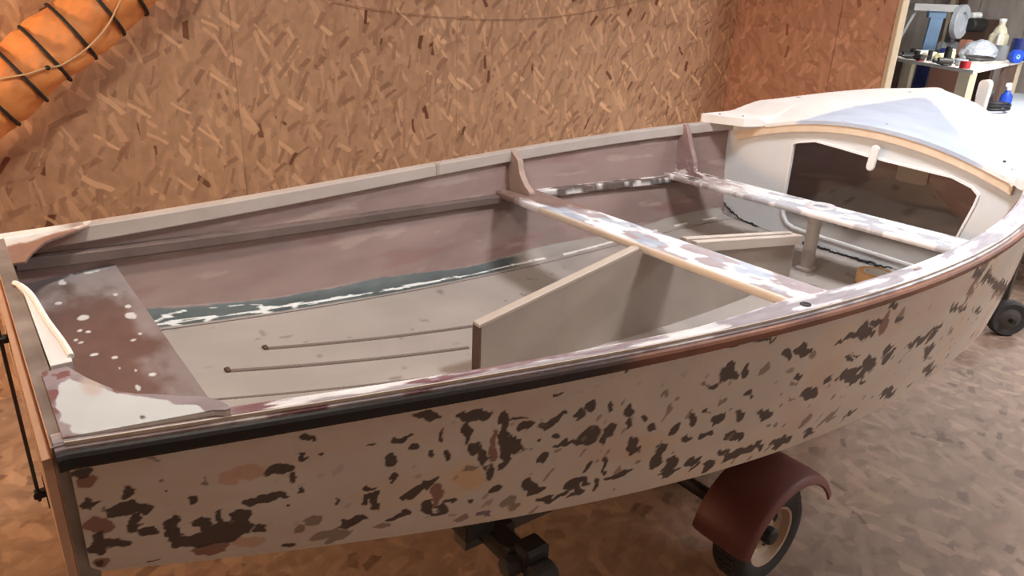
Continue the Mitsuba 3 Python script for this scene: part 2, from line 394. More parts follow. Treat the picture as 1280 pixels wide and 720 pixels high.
# bare patches sanded through the hull paint, in hull coordinates: kind, x, height fraction, long axis, short axis
PATCHES = '''d,.0084,.8045,.0079,-.0082,-.0008,-.0254;r,.0128,.7522,.0102,-.0105,-.0011,-.0365;d,.0097,.5869,.0088,-.0289,-.0030,-.0480;d,.0479,.6233,.0085,-.0084,-.0013,-.0552;d,.0430,.5114,.0189,.0187,.0006,-.0473;d,.0652,.4896,.0080,-.0078,-.0006,-.0297;d,.0536,.4012,.0056,-.0056,-.0014,-.0757;d,.0638,.3189,.0099,-.0097,-.0006,-.0398;r,.0145,.4019,.0130,-.0135,-.0016,-.0707;d,.0354,.2499,.0243,-.0059,-.0004,-.0568;d,.0156,.2702,.0094,-.0097,-.0014,-.0703;d,.0081,.2119,.0078,-.0082,-.0009,-.0443;r,.0119,.0649,.0096,-.0100,-.0010,-.0578;d,.0093,.0591,.0048,-.0050,-.0006,-.0333;l,.0844,.6660,.0072,-.0068,-.0005,-.0213;d,.0901,.5829,.0025,-.0023,-.0002,-.0111;d,.1117,.5168,.0059,-.0054,-.0005,-.0344;l,.1266,.6381,.0035,.0143,.0014,-.0137;s,.1779,.6470,.0268,.0049,.0008,-.0477;s,.1549,.6022,.0105,-.0092,-.0004,-.0324;d,.2128,.6389,.0182,.0122,.0012,-.0315;d,.2285,.5833,.0048,-.0039,-.0002,-.0483;d,.2390,.4864,.0042,.0106,.0015,-.0159;d,.2253,.3813,.0029,-.0025,.0000,-.0121;d,.2022,.4542,.0184,.0144,.0013,-.0349;d,.1759,.4299,.0092,-.0081,-.0001,-.0237;d,.2175,.4528,.0093,.0071,.0007,-.0174;d,.0905,.2863,.0085,-.0082,-.0016,-.1338;d,.0977,.3779,.0085,-.0080,-.0007,-.0503;d,.1215,.3169,.0088,-.0082,-.0006,-.0647;d,.1232,.1860,.0406,-.0213,.0001,-.0497;d,.1490,.2315,.0231,-.0211,-.0003,-.0814;d,.1415,.3563,.0045,-.0041,-.0005,-.0627;d,.1696,.2730,.0141,-.0126,-.0002,-.0917;d,.1906,.2278,.0136,-.0121,.0001,-.0402;d,.1616,.3571,.0073,-.0066,-.0002,-.0373;r,.1311,.0906,.0203,-.0191,-.0001,-.0679;s,.1726,.1188,.0241,-.0220,.0002,-.0581;d,.2466,.8130,.0104,-.0081,-.0002,-.0191;l,.0797,.8420,.0126,-.0048,-.0001,-.0098;d,.3264,.7081,.0083,-.0027,.0002,-.0100;d,.2408,.7040,.0057,-.0045,-.0001,-.0151;d,.2649,.6951,.0049,-.0038,-.0000,-.0101;l,.2543,.2380,.0156,-.0133,.0006,-.0589;l,.2407,.1701,.0083,-.0072,.0006,-.0549;d,.2277,.0543,.0123,-.0033,.0007,-.0300;l,.2776,.0895,.0298,.0015,.0023,-.0579;d,.3062,.1741,.0193,.0043,.0013,-.0272;d,.2801,.3414,.0031,-.0026,.0002,-.0183;d,.3248,.4054,.0065,-.0052,.0003,-.0175;d,.3185,.3219,.0055,-.0045,.0008,-.0491;d,.3348,.3267,.0112,-.0090,.0007,-.0366;d,.3467,.2434,.0046,-.0038,.0010,-.0384;d,.0663,.0431,.0077,-.0076,-.0002,-.0162;d,.4027,.8167,.0154,-.0107,.0002,-.0282;d,.3285,.7116,.0083,-.0027,.0002,-.0100;d,.3612,.7072,.0094,.0023,.0010,-.0200;d,.3761,.7208,.0051,.0047,.0008,-.0098;d,.3888,.6621,.0078,-.0057,.0002,-.0152;d,.4231,.6871,.0057,-.0041,.0007,-.0449;d,.4603,.7958,.0152,-.0103,.0007,-.0426;d,.4825,.7948,.0139,.0004,.0021,-.0336;d,.4591,.6765,.0072,-.0050,.0017,-.0751;d,.4748,.5798,.0099,-.0071,.0016,-.0526;d,.4895,.5064,.0076,-.0056,.0018,-.0492;d,.5027,.3985,.0092,-.0069,.0024,-.0521;d,.5218,.4286,.0102,.0199,.0045,-.0272;d,.5133,.7171,.0100,-.0068,.0020,-.0688;d,.5173,.6309,.0102,-.0071,.0025,-.0717;d,.5408,.5482,.0159,-.0113,.0024,-.0535;d,.5251,.4965,.0106,-.0077,.0024,-.0549;d,.5514,.6619,.0111,.0132,.0029,-.0198;d,.5380,.7196,.0197,.0001,.0008,-.0100;r,.5005,.5768,.0063,-.0045,.0041,-.1158;d,.3569,.5834,.0077,-.0058,.0006,-.0475;d,.3607,.4730,.0033,-.0082,-.0020,-.0347;d,.4091,.5810,.0035,-.0025,.0006,-.0316;d,.4362,.5559,.0037,.0157,.0047,-.0219;d,.3983,.3647,.0175,.0528,.0041,-.0269;d,.4073,.3750,.0096,-.0074,.0014,-.0471;d,.3802,.3082,.0063,.0258,.0027,-.0159;d,.3411,.2913,.0091,-.0074,.0011,-.0498;r,.4267,.2892,.0087,-.0069,.0041,-.1113;o,.4720,.3823,.0281,-.0214,.0035,-.0877;d,.4144,.2005,.0100,-.0081,.0018,-.0457;d,.4429,.1644,.0129,-.0106,.0018,-.0400;d,.4248,.1535,.0204,-.0168,.0009,-.0202;d,.4529,.2194,.0118,.0066,.0025,-.0260;d,.4802,.2037,.0067,-.0054,.0010,-.0195;d,.2942,.1777,.0108,-.0034,.0009,-.0272;d,.3246,.1848,.0057,-.0048,.0005,-.0200;d,.3684,.1612,.0202,.0076,.0014,-.0204;d,.3849,.1928,.0073,-.0060,.0009,-.0263;l,.3481,.1117,.0118,-.0100,.0009,-.0279;d,.5192,.2523,.0129,.0125,.0040,-.0315;l,.4757,.0714,.0120,-.0048,.0016,-.0214;b,.5108,.0821,.0151,-.0063,.0023,-.0284;l,.5514,.1268,.0147,-.0121,.0043,-.0614;d,.5685,.2615,.0073,-.0057,.0042,-.0628;d,.5869,.1986,.0180,-.0144,.0034,-.0457;d,.5852,.4093,.0087,.0220,.0056,-.0267;d,.5703,.5584,.0063,.0110,.0027,-.0153;l,.4694,.4511,.0127,.0183,.0022,-.0165;d,.5930,.6631,.0171,.0195,.0048,-.0298;d,.6104,.6904,.0069,-.0046,.0010,-.0200;d,.6027,.5766,.0070,-.0049,.0011,-.0211;d,.6205,.5074,.0164,.0194,.0037,-.0216;l,.6127,.4545,.0087,.0152,.0031,-.0162;d,.6385,.6717,.0132,.0204,.0057,-.0291;d,.6556,.7135,.0087,-.0057,.0017,-.0297;d,.6640,.5340,.0258,.0173,.0070,-.0437;d,.6958,.5377,.0125,-.0087,.0050,-.0653;d,.6920,.4724,.0095,-.0068,.0036,-.0450;d,.6445,.5061,.0119,-.0084,.0019,-.0275;d,.5939,.8326,.0064,-.0001,.0008,-.0095;d,.6954,.6874,.0045,-.0030,.0020,-.0302;d,.6889,.8726,.0083,-.0004,.0014,-.0141;d,.7284,.6559,.0157,-.0104,.0046,-.0617;d,.7326,.5837,.0080,-.0055,.0035,-.0427;d,.7650,.3705,.0140,-.0104,.0089,-.0843;d,.6791,.3222,.0063,.0390,.0063,-.0195;d,.7133,.2846,.0085,-.0065,.0062,-.0628;d,.7098,.1491,.0070,-.0057,.0058,-.0546;d,.7336,.1670,.0143,-.0115,.0023,-.0203;d,.7549,.1804,.0202,.0130,.0041,-.0205;d,.6556,.1806,.0103,.0392,.0121,-.0474;d,.6782,.1992,.0133,-.0106,.0031,-.0329;d,.6453,.0943,.0353,.0029,.0039,-.0286;d,.6177,.0848,.0128,-.0107,.0018,-.0211;d,.6726,.1293,.0134,-.0110,.0040,-.0412;d,.7134,.8889,.0056,-.0003,.0010,-.0094;d,.9206,.9028,.0212,.0024,.0028,-.0145;d,.9746,.8887,.0155,.0012,.0031,-.0148;d,1.0031,.8941,.0117,.0038,.0037,-.0148;d,.9102,.7257,.0149,.0332,.0165,-.0469;d,.8931,.6937,.0090,.0282,.0103,-.0271;d,.9249,.7494,.0189,-.0119,.0047,-.0406;d,.9637,.7248,.0119,-.0076,.0066,-.0518;l,.8758,.6952,.0078,.0094,.0056,-.0202;l,1.0086,.7104,.0040,.0389,.0088,-.0152;d,1.0514,.7497,.0131,-.0083,.0055,-.0366;d,1.0889,.7543,.0155,.0138,.0131,-.0370;d,1.1024,.7599,.0139,-.0088,.0035,-.0211;l,1.1273,.7249,.0030,.0313,.0077,-.0122;d,1.1079,.5951,.0095,.0086,.0086,-.0234;d,.9905,.5594,.0042,.0305,.0113,-.0224;l,.9272,.5724,.0080,-.0054,.0029,-.0222;d,.8763,.4841,.0154,-.0109,.0058,-.0462;d,.8993,.5252,.0098,-.0068,.0029,-.0227;d,.9345,.4530,.0165,.0063,.0106,-.0427;d,.9830,.4338,.0069,.0254,.0180,-.0436;d,1.0598,.3876,.0270,-.0204,.0085,-.0449;l,.7889,.6842,.0067,-.0043,.0022,-.0256;d,.7659,.5559,.0067,-.0046,.0020,-.0218;d,.7889,.4986,.0104,-.0073,.0029,-.0281;d,.8357,.4495,.0040,.0217,.0074,-.0191;d,.8744,.3500,.0158,.0072,.0074,-.0318;d,.9201,.3490,.0161,.0009,.0058,-.0260;d,1.0047,.2604,.0286,-.0228,.0074,-.0409;d,.8239,.3206,.0150,.0226,.0130,-.0492;d,.8230,.2461,.0032,.0688,.0147,-.0321;d,.8665,.1753,.0207,-.0169,.0061,-.0415;d,.8750,.1189,.0212,.0017,.0065,-.0296;d,.9235,.1468,.0134,.0197,.0129,-.0428;d,.9742,.0722,.0112,.0159,.0123,-.0384;d,1.0174,.1172,.0304,-.0260,.0104,-.0527;d,1.0644,.1080,.0327,-.0040,.0114,-.0402;d,1.0965,.1239,.0224,-.0194,.0103,-.0463;d,1.1699,.1099,.0289,.0024,.0177,-.0510;l,1.1206,.4400,.0130,-.0097,.0039,-.0191;d,1.1648,.4232,.0085,.0282,.0178,-.0366;d,1.1898,.4260,.0008,.0277,.0129,-.0207;d,1.2236,.4974,.0128,.0246,.0181,-.0376;d,1.2925,.4728,.0584,-.0440,.0174,-.0668;d,1.3512,.5035,.0250,.0132,.0338,-.0715;d,1.3447,.3997,.0287,-.0227,.0104,-.0360;d,1.4032,.4910,.0063,.0569,.0216,-.0319;d,1.2508,.6226,.0175,-.0121,.0096,-.0420;d,1.2778,.6240,.0182,-.0126,.0029,-.0121;d,1.2672,.7687,.0197,.0202,.0211,-.0449;d,1.2173,.7673,.0177,.0125,.0091,-.0223;d,1.1896,.7565,.0124,.0018,.0075,-.0227;d,1.2952,.8219,.0170,.0162,.0107,-.0221;r,1.3243,.7844,-.0036,.0832,.0168,-.0190;l,1.2139,.2068,.0093,.0229,.0107,-.0228;d,1.2568,.0953,.0176,-.0159,.0120,-.0425;l,1.2982,.1459,.0255,.0342,.0124,-.0262;d,1.4041,.1000,.0112,.0055,.0147,-.0301;d,1.5464,.1253,.0224,.0151,.0385,-.0672;d,1.3937,.5722,.0177,.0080,.0209,-.0423;d,1.3323,.8735,.0182,-.0112,.0049,-.0216;d,1.3816,.7712,.0202,-.0133,.0061,-.0233;l,1.3731,.8150,.0033,.0308,.0107,-.0140;d,1.5840,.5408,.0290,.0261,.0272,-.0416;d,1.6106,.5579,.0131,.0106,.0170,-.0254;d,1.5241,.5330,.0369,-.0010,.0255,-.0486;d,1.4900,.5269,.0216,-.0165,.0096,-.0287;d,1.5859,.5067,.0300,.0037,.0205,-.0350;d,1.6262,.3673,-.0028,.0623,.0344,-.0436;d,1.7314,.1387,.0069,.0371,.0575,-.0802;d,1.6387,.6532,.0274,-.0201,.0142,-.0365;l,1.6991,.4488,-.0005,.0297,.0230,-.0275;d,1.8483,.4774,.0006,.0292,.0427,-.0473;d,2.1642,.3540,-.3203,.3568,-.5383,.5286;l,2.1112,.3557,.1774,-.1675,.0708,-.1039;l,1.7655,.7735,.0157,.0392,.0385,-.0418;n,1.7135,.8742,.0083,.0548,.0232,-.0236;n,1.7028,.7919,.0062,.0574,.0234,-.0246;n,1.6921,.7128,.0042,.0601,.0235,-.0257;n,1.6841,.6405,.0013,.0359,.0272,-.0306;n,1.7389,.9359,.0320,-.0204,.0135,-.0329;d,1.6696,.6355,.0410,-.0306,.0154,-.0378'''


def hull_color(X, Tt):
    P = np.stack([X, Tt * .38, 0 * X], -1)
    m = nz(P, 5, 1)
    col = lerp(BEIGE * .93, BEIGE * 1.05, np.clip((m - .3) * 2.2, 0, 1))
    col = lerp(col, np.broadcast_to(SALM, col.shape), .20 * sst(.56, .72, nz(P * [1, 1.6, 1], 4.2, 9)))
    col = lerp(col, np.broadcast_to(OCHR, col.shape), .22 * sst(.56, .72, nz(P * [1, 1.4, 1], 5.1, 19)))
    # warp gives the patches their ragged, streaked edges
    ws = np.stack([X * 60 - Tt * 8, Tt * .38 * 30 + X * 10, 0 * X], -1)
    dx, dy = (nz(ws, 1, 3, 3) - .5) * .020, (nz(ws, 1, 5, 3) - .5) * .085
    fld = {k: np.full(X.shape, -9.0) for k in 'dlrsobn'}
    U, V = X + dx, Tt + dy
    for e in PATCHES.split(';'):
        k, *f = e.split(',')
        cx, ct, ax, at, bx, bt = map(float, f)
        R = 2.2 * max(abs(ax), abs(bx)) + .02
        i0, i1 = np.searchsorted(X[:, 0], [cx - R, cx + R])
        if i1 <= i0:
            continue
        du, dv = U[i0:i1] - cx, V[i0:i1] - ct
        det = ax * bt - at * bx
        a, b = (du * bt - dv * bx) / det, (dv * ax - du * at) / det
        fld[k][i0:i1] = np.maximum(fld[k][i0:i1], 1 - (a * a + b * b))
    streak = nz(np.stack([X * 46 - Tt * 12, Tt * 7 + X * 10, 0 * X], -1), 1, 11, 4)
    grain = (streak - .5) * 3.6
    for k, c, w in (('s', SALM, .6), ('o', OCHR, .7), ('r', REDD, .85), ('l', LDARK, .85), ('b', BLUE, .9), ('n', BROWN, .85), ('d', DARK, .96)):
        g = grain * (.5 if k in 'sor' else 1.0)
        soft = .5 if k in 'so' else .22
        a = sst(-.05, soft, fld[k] + g * .8 * (fld[k] > -1.2)) * w
        col = lerp(col, np.broadcast_to(c, col.shape), a)
    # small flecks between the patches
    fl = sst(.80, .83, nz(np.stack([X * 55 - Tt * 8, Tt * 14 + X * 12, 0 * X], -1), 1, 23, 2)) * sst(.9, .6, Tt) * sst(.4, 1.2, X + .4)
    col = lerp(col, np.broadcast_to(LDARK, col.shape), .8 * fl)
    return col


MAUVE = srgb(152, 131, 126)
def mauve_color(P):
    m = nz(P * np.array([1.0, 1, 2.2]), 4.5, 31)
    c = lerp(MAUVE * .86, MAUVE * 1.10, np.clip((m - .3) * 2.4, 0, 1))
    st = sst(.60, .74, nz(P * np.array([.6, 1, 2.6]), 7, 33))
    c = lerp(c, np.broadcast_to(srgb(142, 100, 100), c.shape), .45 * st)
    st = sst(.61, .7, nz(P * np.array([.7, 1, 3.0]), 9, 37))
    return lerp(c, np.broadcast_to(srgb(186, 168, 160), c.shape), .4 * st)


def side_panel(sgn, nx, nt, key, label):
    X, Tt = np.meshgrid(np.linspace(0, LBOW, nx), np.linspace(0, 1, nt), indexing='ij')
    A = side(X, Tt)
    B = A - np.array([0, TH, 0])
    inner = mauve_color(B)
    if sgn < 0:
        # the outer face, finely divided for its paint, over the plank
        X2, T2 = np.meshgrid(np.linspace(0, LBOW, 1300), np.linspace(0, 1, 210), indexing='ij')
        F = side(X2, T2) * FLIP
        cf = hull_color(X2, T2)
        m0 = grid_solid((A - np.array([0, .001, 0])) * FLIP, B * FLIP)
        n, m = 1300, 210
        i_, j_ = np.meshgrid(np.arange(n - 1), np.arange(m - 1), indexing='ij')
        a = (i_ * m + j_).ravel()
        q = np.stack([a, a + m, a + m + 1, a + 1], 1)
        f = np.vstack([q[:, [0, 1, 2]], q[:, [0, 2, 3]]])
        v = np.vstack([F.reshape(-1, 3), m0.vertices])
        f = np.vstack([f, m0.faces + n * m])
        col = np.vstack([cf.reshape(-1, 3), np.broadcast_to(BEIGE, inner.shape).reshape(-1, 3), inner.reshape(-1, 3)])
        emit(key, (v, f), 'm_paint', color=col, label=label)
    else:
        co = np.broadcast_to(BEIGE, inner.shape)
        emit(key, grid_solid(A, B), 'm_paint', color=np.vstack([co.reshape(-1, 3), inner.reshape(-1, 3)]), label=label)
side_panel(-1, 240, 40, D + '__side_panel', 'outer starboard side, cream paint sanded through in dark patches')
side_panel(1, 420, 70, D + '__side_panel_001', 'port side with dull mauve inner face')

FLOORC = srgb(163, 155, 149)
X, Q = np.meshgrid(np.linspace(0, LBOW, 260), np.linspace(-1, 1, 120), indexing='ij')
Y = Q * (hc(X) - .001)
top_ = np.stack([X, Y, zfl(X, Y)], -1)
bot_ = top_ - np.array([0, 0, .014])
m_ = nz(top_ * np.array([1, 1.5, 0]), 4, 41)
fc = lerp(FLOORC * .90, FLOORC * 1.08, np.clip((m_ - .3) * 2.2, 0, 1))
fc = lerp(fc, np.broadcast_to(srgb(120, 112, 106), fc.shape), .7 * sst(.80, .84, nz(top_ * np.array([1, 1, 0]), 26, 43, 2)))
emit(D + '__bottom', grid_solid(top_, bot_), 'm_paint', color=np.vstack([fc.reshape(-1, 3), np.broadcast_to(BEIGE, fc.shape).reshape(-1, 3)]), label='grey-beige bottom boards')

# taped chine seam along both inner corners
def seam(sgn, key):
    xs = np.linspace(.03, LB - .015, 420)
    w = np.linspace(0, 1, 26)
    out, inn = [], []
    for x in xs:
        h = .026 + .006 * math.sin(x * 9)
        p0 = np.array([y_in(x, zc(x) + .012 + h), zc(x) + .012 + h]); p2 = np.array([hc(x) - .016 - .040, zfl(x, hc(x) - .056)])
        p1 = np.array([hc(x) - .014, zc(x) + .014])
        c = (1 - w)[:, None]**2 * p0 + 2 * (w * (1 - w))[:, None] * p1 + (w**2)[:, None] * p2
        nrm = np.array([-.8, .6]) * .0035
        out.append(np.c_[np.full(26, x), c + nrm]); inn.append(np.c_[np.full(26, x), c - nrm * .6])
    A, B = np.array(out), np.array(inn)
    Xx, Ww = np.meshgrid(xs, w, indexing='ij')
    P = np.stack([Xx * 14, Ww * 2.0, 0 * Xx], -1)
    slate = lerp(srgb(66, 76, 78), srgb(104, 112, 112), nz(P, 1, 51))
    nn = nz(P * np.array([1.6, 1.4, 1]), 1, 53)
    line = np.exp(-((Ww - .70 - .20 * (nz(P * np.array([.35, 0, 0]), 1, 57) - .5)) / .085) ** 2)
    rid = 1 - np.abs(nz(np.stack([Xx * 9, Ww * 2.6, 0 * Xx], -1), 1, 59, 3) - .5) * 2
    flake = sst(.50, .62, line * (.62 + .5 * (nn - .4)) + sst(.86, .96, rid) * sst(.10, .3, Ww) * (.35 + .65 * sst(.75, .3, Xx)))
    c = lerp(slate, np.broadcast_to(srgb(222, 226, 226), slate.shape), flake)
    low = sst(.86, .93, Ww + .1 * (nn - .5))
    c = lerp(c, np.broadcast_to(FLOORC * .9, c.shape), low)
    up_ = sst(.12, .03, Ww + .2 * (nn - .5))
    c = lerp(c, np.broadcast_to(MAUVE * .9, c.shape), up_)
    fwd = sst(1.36, 1.44, Xx + .1 * (nn - .5))
    dash = sst(.42, .5, line) * sst(.42, .5, nz(np.stack([Xx * 22, 0 * Xx, 0 * Xx], -1), 1, 61, 2))
    plain = lerp(np.broadcast_to(FLOORC * .95, c.shape), np.broadcast_to(srgb(225, 222, 218), c.shape), dash)
    c = lerp(c, plain, fwd)
    A[..., 1] *= sgn; B[..., 1] *= sgn
    emit(key, grid_solid(A, B), 'm_paint', color=np.vstack([c.reshape(-1, 3)] * 2), label='dark slate seam with white flakes along the chine')
seam(1, D + '__chine_seam')
seam(-1, D + '__chine_seam_001')

# stern board, outer skin and bow board
def end_board(x0, x1, xx, top):
    b, c, z0, z1 = float(hb(xx)), float(hc(xx)), float(zc(xx)), float(zs(xx))
    pts = [(-c, z0 - .012), (c, z0 - .012), (b, z1 - .002)] + top(b, z1) + [(-b, z1 - .002)]
    return plate(pts, x0, x1, (1, 2, 0))
principled('m_skin', srgb(184, 148, 122), .55)
sb = fine(end_board(-.013, .010, 0.0, lambda b, z: []), .012)
P_ = sb.vertices
c_ = lerp(srgb(112, 103, 98), srgb(148, 138, 132), np.clip((nz(P_, 16, 71) - .3) * 2.2, 0, 1))
c_ = np.where((P_[:, 0] < -.012)[:, None], lerp(srgb(168, 122, 92), srgb(198, 150, 118), nz(P_ * np.array([1, 2, 12]), 5, 73)), c_)
emit(D + '__stern_board', sb, 'm_paint', color=c_, label='brown stern board with worn grey top edge')
emit(D + '__stern_skin', end_board(-.023, -.0135, 0.0, lambda b, z: []).apply_translation([0, 0, -.012]), 'm_skin', label='thin outer wooden skin of the stern')
zend = float(zs(LBOW))
emit(D + '__bow_board', end_board(LBOW - .012, LBOW + .006, LBOW, lambda b, z: [(b * math.cos(a), z + .03 * math.sin(a)) for a in np.linspace(.2, math.pi - .2, 12)]), 'm_case')

# gunwales: a cap along the sheer and a rubbing strip outside it
XS = np.linspace(-.010, LBOW, 520)
def gun_w(x):
    return np.interp(x, [0, .5, .85, .98, 1.09, 1.20, 1.5, 2.3, 2.6, 3.0], [.028, .025, .030, .044, .058, .050, .049, .048, .044, .036])
def gunwale(sgn, key, colour, label):
    rings = []
    for x in XS:
        b, z, w = float(hb(max(x, 0))), float(zs(max(x, 0))), float(gun_w(x)) if sgn < 0 else .033
        sec = [(b + .004, z - .011), (b + .003, z - .006), (b - .001, z - .0025)] + [(b - .004 - (w - .012) * k / 9, z + .0006) for k in range(10)] + [(b - w + .003, z), (b - w, z - .003), (b - w, z - .010), (b - w, z - .018), (b - w, z - .026), (b - w, z - .033), (b - w + .004, z - .036), (b - .011, z - .036), (b - .008, z - .020)]
        rings.append([(x, sgn * y, zz) for y, zz in sec])
    m = loft(rings)
    emit(key, m, 'm_gloss' if sgn < 0 else 'm_paint', smooth=False, color=colour(m.vertices), label=label)
def star_cap(P):
    q = np.stack([P[:, 0] * 12, (np.abs(P[:, 1]) - hb(np.maximum(P[:, 0], 0))) * 95, 0 * P[:, 0]], -1)
    n1, n2 = nz(q, 1, 81), nz(q * np.array([2.2, 1.3, 1]), 1, 83)
    pale = lerp(srgb(200, 201, 206), srgb(234, 235, 238), n2)
    lil = lerp(srgb(126, 120, 128), srgb(164, 159, 168), n2)
    aft = sst(.95, .35, P[:, 0])
    mar = sst(.53, .59, n1 + .02 * aft)
    c = lerp(pale, lil, sst(.45, .53, nz(q * np.array([.9, .7, 1]), 1, 85)) * .85)
    c = lerp(c, np.broadcast_to(srgb(112, 74, 82), c.shape), mar * (.12 + .83 * aft))
    return lerp(c, lerp(srgb(120, 108, 108), srgb(186, 180, 180), n2), .75 * sst(.20, .14, P[:, 0]))
gunwale(-1, D + '__gunwale', star_cap, 'starboard gunwale with flaking white, lilac and maroon paint')
def port_cap(P):
    n1 = nz(P, 10, 91)
    c = lerp(srgb(168, 157, 150), srgb(192, 183, 177), n1)
    q = np.stack([P[:, 0] * 12, P[:, 2] * 90, 0 * P[:, 0]], -1)
    w = sst(.20, .10, P[:, 0] + (nz(q, 1, 95) - .5) * .12)
    zr = P[:, 2] - zs(np.clip(P[:, 0], 0, 9))
    wt = sst(-.016, -.006, zr + (nz(q, 1, 97) - .5) * .02 - .02 * sst(.06, .16, P[:, 0]))
    aft = lerp(np.broadcast_to(srgb(138, 108, 98), c.shape), np.broadcast_to(srgb(226, 226, 222), c.shape), wt)
    return lerp(c, aft, w)
gunwale(1, D + '__gunwale_001', port_cap, 'port gunwale with pale sanded inner face')
def rub(sgn, key):
    rings = []
    for x in XS:
        b, z = float(hb(max(x, 0))), float(zs(max(x, 0)))
        h = .0285 - .004 * sst(.3, 1.2, np.array(x))
        sec = [(b + .002, z - .0085), (b + .010, z - .0095), (b + .0135, z - .013), (b + .0135, z - h + .004), (b + .011, z - h), (b + .001, z - h - .001)]
        rings.append([(x, sgn * y, zz) for y, zz in sec])
    m = loft(rings)
    P = m.vertices
    q = np.stack([P[:, 0] * 8, P[:, 2] * 60, 0 * P[:, 0]], -1)
    f = sst(.45, 1.05, P[:, 0] + (nz(q, 1, 101) - .5) * .7)
    c = lerp(np.broadcast_to(srgb(34, 31, 32), P.shape), lerp(srgb(74, 44, 40), srgb(150, 100, 74), nz(q * np.array([1.4, 1, 1]), 1, 103)), f)
    emit(key, m, 'm_paint', color=c, label='rubbing strip, black aft and worn brown forward' if sgn < 0 else None)
rub(-1, D + '__rubbing_strip')
rub(1, D + '__rubbing_strip_001')

# oarlock socket, its shaded hole painted as a black plug, and a small block
hole = np.array([1.092, -.632, float(zs(1.092)) + .0006])
emit(D + '__oarlock_socket', lathe([(.0065, -.02), (.0095, -.02), (.0095, .0015), (.0065, .0015)], hole, hole + [0, 0, 1], 24), 'm_black', label='black oarlock socket, the shade in its hole painted as a plug')
emit(D + '__hole_shade_plug', cyl(hole + [0, 0, -.012], hole + [0, 0, .001], .0068, 16), 'm_black')  # solid black plug stands in for the shade inside the hole
bb_ = float(hb(1.122))
emit(D + '__gunwale_block', box(1.115, 1.129, bb_ - .0355, bb_ - .002, float(zs(1.12)) - .034, float(zs(1.12)) + .003, .002), 'm_case', label='small upright block on the port gunwale')

# risers that carry the thwarts
def riser(sgn, key):
    xs = np.linspace(.02, 2.27, 260)
    rings = []
    for x in xs:
        z = float(zt(x)) - .012
        a, b = float(y_in(x, z)) + .002, float(y_in(x, z - .026)) + .002
        rings.append([(x, sgn * y, zz) for y, zz in ((a, z + .001), (a - .012, z + .0005), (a - .024, z), (a - .0275, z - .003), (a - .028, z - .022), (a - .025, z - .026), (b, z - .026))])
    m = loft(rings)
    P = m.vertices
    q = np.stack([P[:, 0] * 16, P[:, 1] * 50, P[:, 2] * 60], -1)
    n1 = nz(q, 1, 111)
    c = lerp(srgb(88, 76, 72), srgb(122, 106, 101), nz(P, 9, 113))
    mid = sst(1.48, 1.6, P[:, 0])
    c = lerp(c, np.broadcast_to(srgb(226, 224, 222), c.shape), sst(.50, .58, n1) * mid)
    c = lerp(c, np.broadcast_to(srgb(70, 70, 70), c.shape), sst(.60, .66, nz(q, 1, 117)) * (.35 + .5 * mid))
    emit(key, m, 'm_paint', color=c, label='seat riser along the side, flaking between the thwarts' if sgn > 0 else None)
riser(1, D + '__riser')
riser(-1, D + '__riser_001')

# thwarts
def thwart(x0, w, key, colour, label, th=.022):
    x1 = x0 + w
    r = th / 2
    arc = [(x0 + r * .6 - r * .6 * math.sin(a), -r + r * math.cos(a)) for a in np.linspace(0, math.pi, 7)]
    arc2 = [(x1 - r * .6 + r * .6 * math.sin(a), -r + r * math.cos(a)) for a in np.linspace(math.pi, 0, 7)]
    topx = np.linspace(x1 - r * .6, x0 + r * .6, 36)[1:-1]
    botx = np.linspace(x0 + r * .6, x1 - r * .6, 6)[1:-1]
    rings = []
    s = np.linspace(-1, 1, 340)
    for t in s:
        ring = [(x, z) for x, z in arc] + [(x, -th) for x in botx] + [(x, z) for x, z in arc2] + [(x, 0.0) for x in topx]
        rr = []
        for x, z in ring:
            Z = float(zt(x)) + z
            rr.append((x, t * (float(y_in(x, Z)) - .0015), Z))
        rings.append(rr)
    m = loft(rings)
    emit(key, m, 'm_gloss', color=colour(m.vertices), label=label)
def thwart1_c(P):
    q = np.stack([P[:, 0] * 19, P[:, 1] * 11, 0 * P[:, 0]], -1)
    n1, n2 = nz(q, 1, 121), nz(q * 2.1, 1, 123)
    white = lerp(srgb(214, 214, 220), srgb(242, 243, 246), n2)
    mau = lerp(srgb(146, 136, 138), srgb(178, 169, 173), n2)
    blu = srgb(158, 171, 187)
    c = lerp(white, mau, sst(.42, .50, n1))
    c = lerp(c, np.broadcast_to(blu, c.shape), .8 * sst(.55, .62, nz(q * .9, 1, 127)))
    br = lerp(srgb(112, 90, 84), srgb(142, 118, 110), n2)
    c = lerp(c, br, sst(.36, .46, P[:, 1] + (n1 - .5) * .25 + (P[:, 0] - 1.43) * .9))
    edge = sst(1.375, 1.369, P[:, 0] + (n2 - .5) * .006) * sst(.46, .40, P[:, 1])
    c = lerp(c, np.broadcast_to(srgb(222, 208, 192), c.shape), edge)  # warm lamplight on the after edge, put into the colour
    flk = sst(.006, .002, np.abs(P[:, 0] - 1.374)) * sst(.6, .66, n2) * sst(.3, .5, P[:, 1])
    return lerp(c, np.broadcast_to(srgb(60, 58, 58), c.shape), flk)
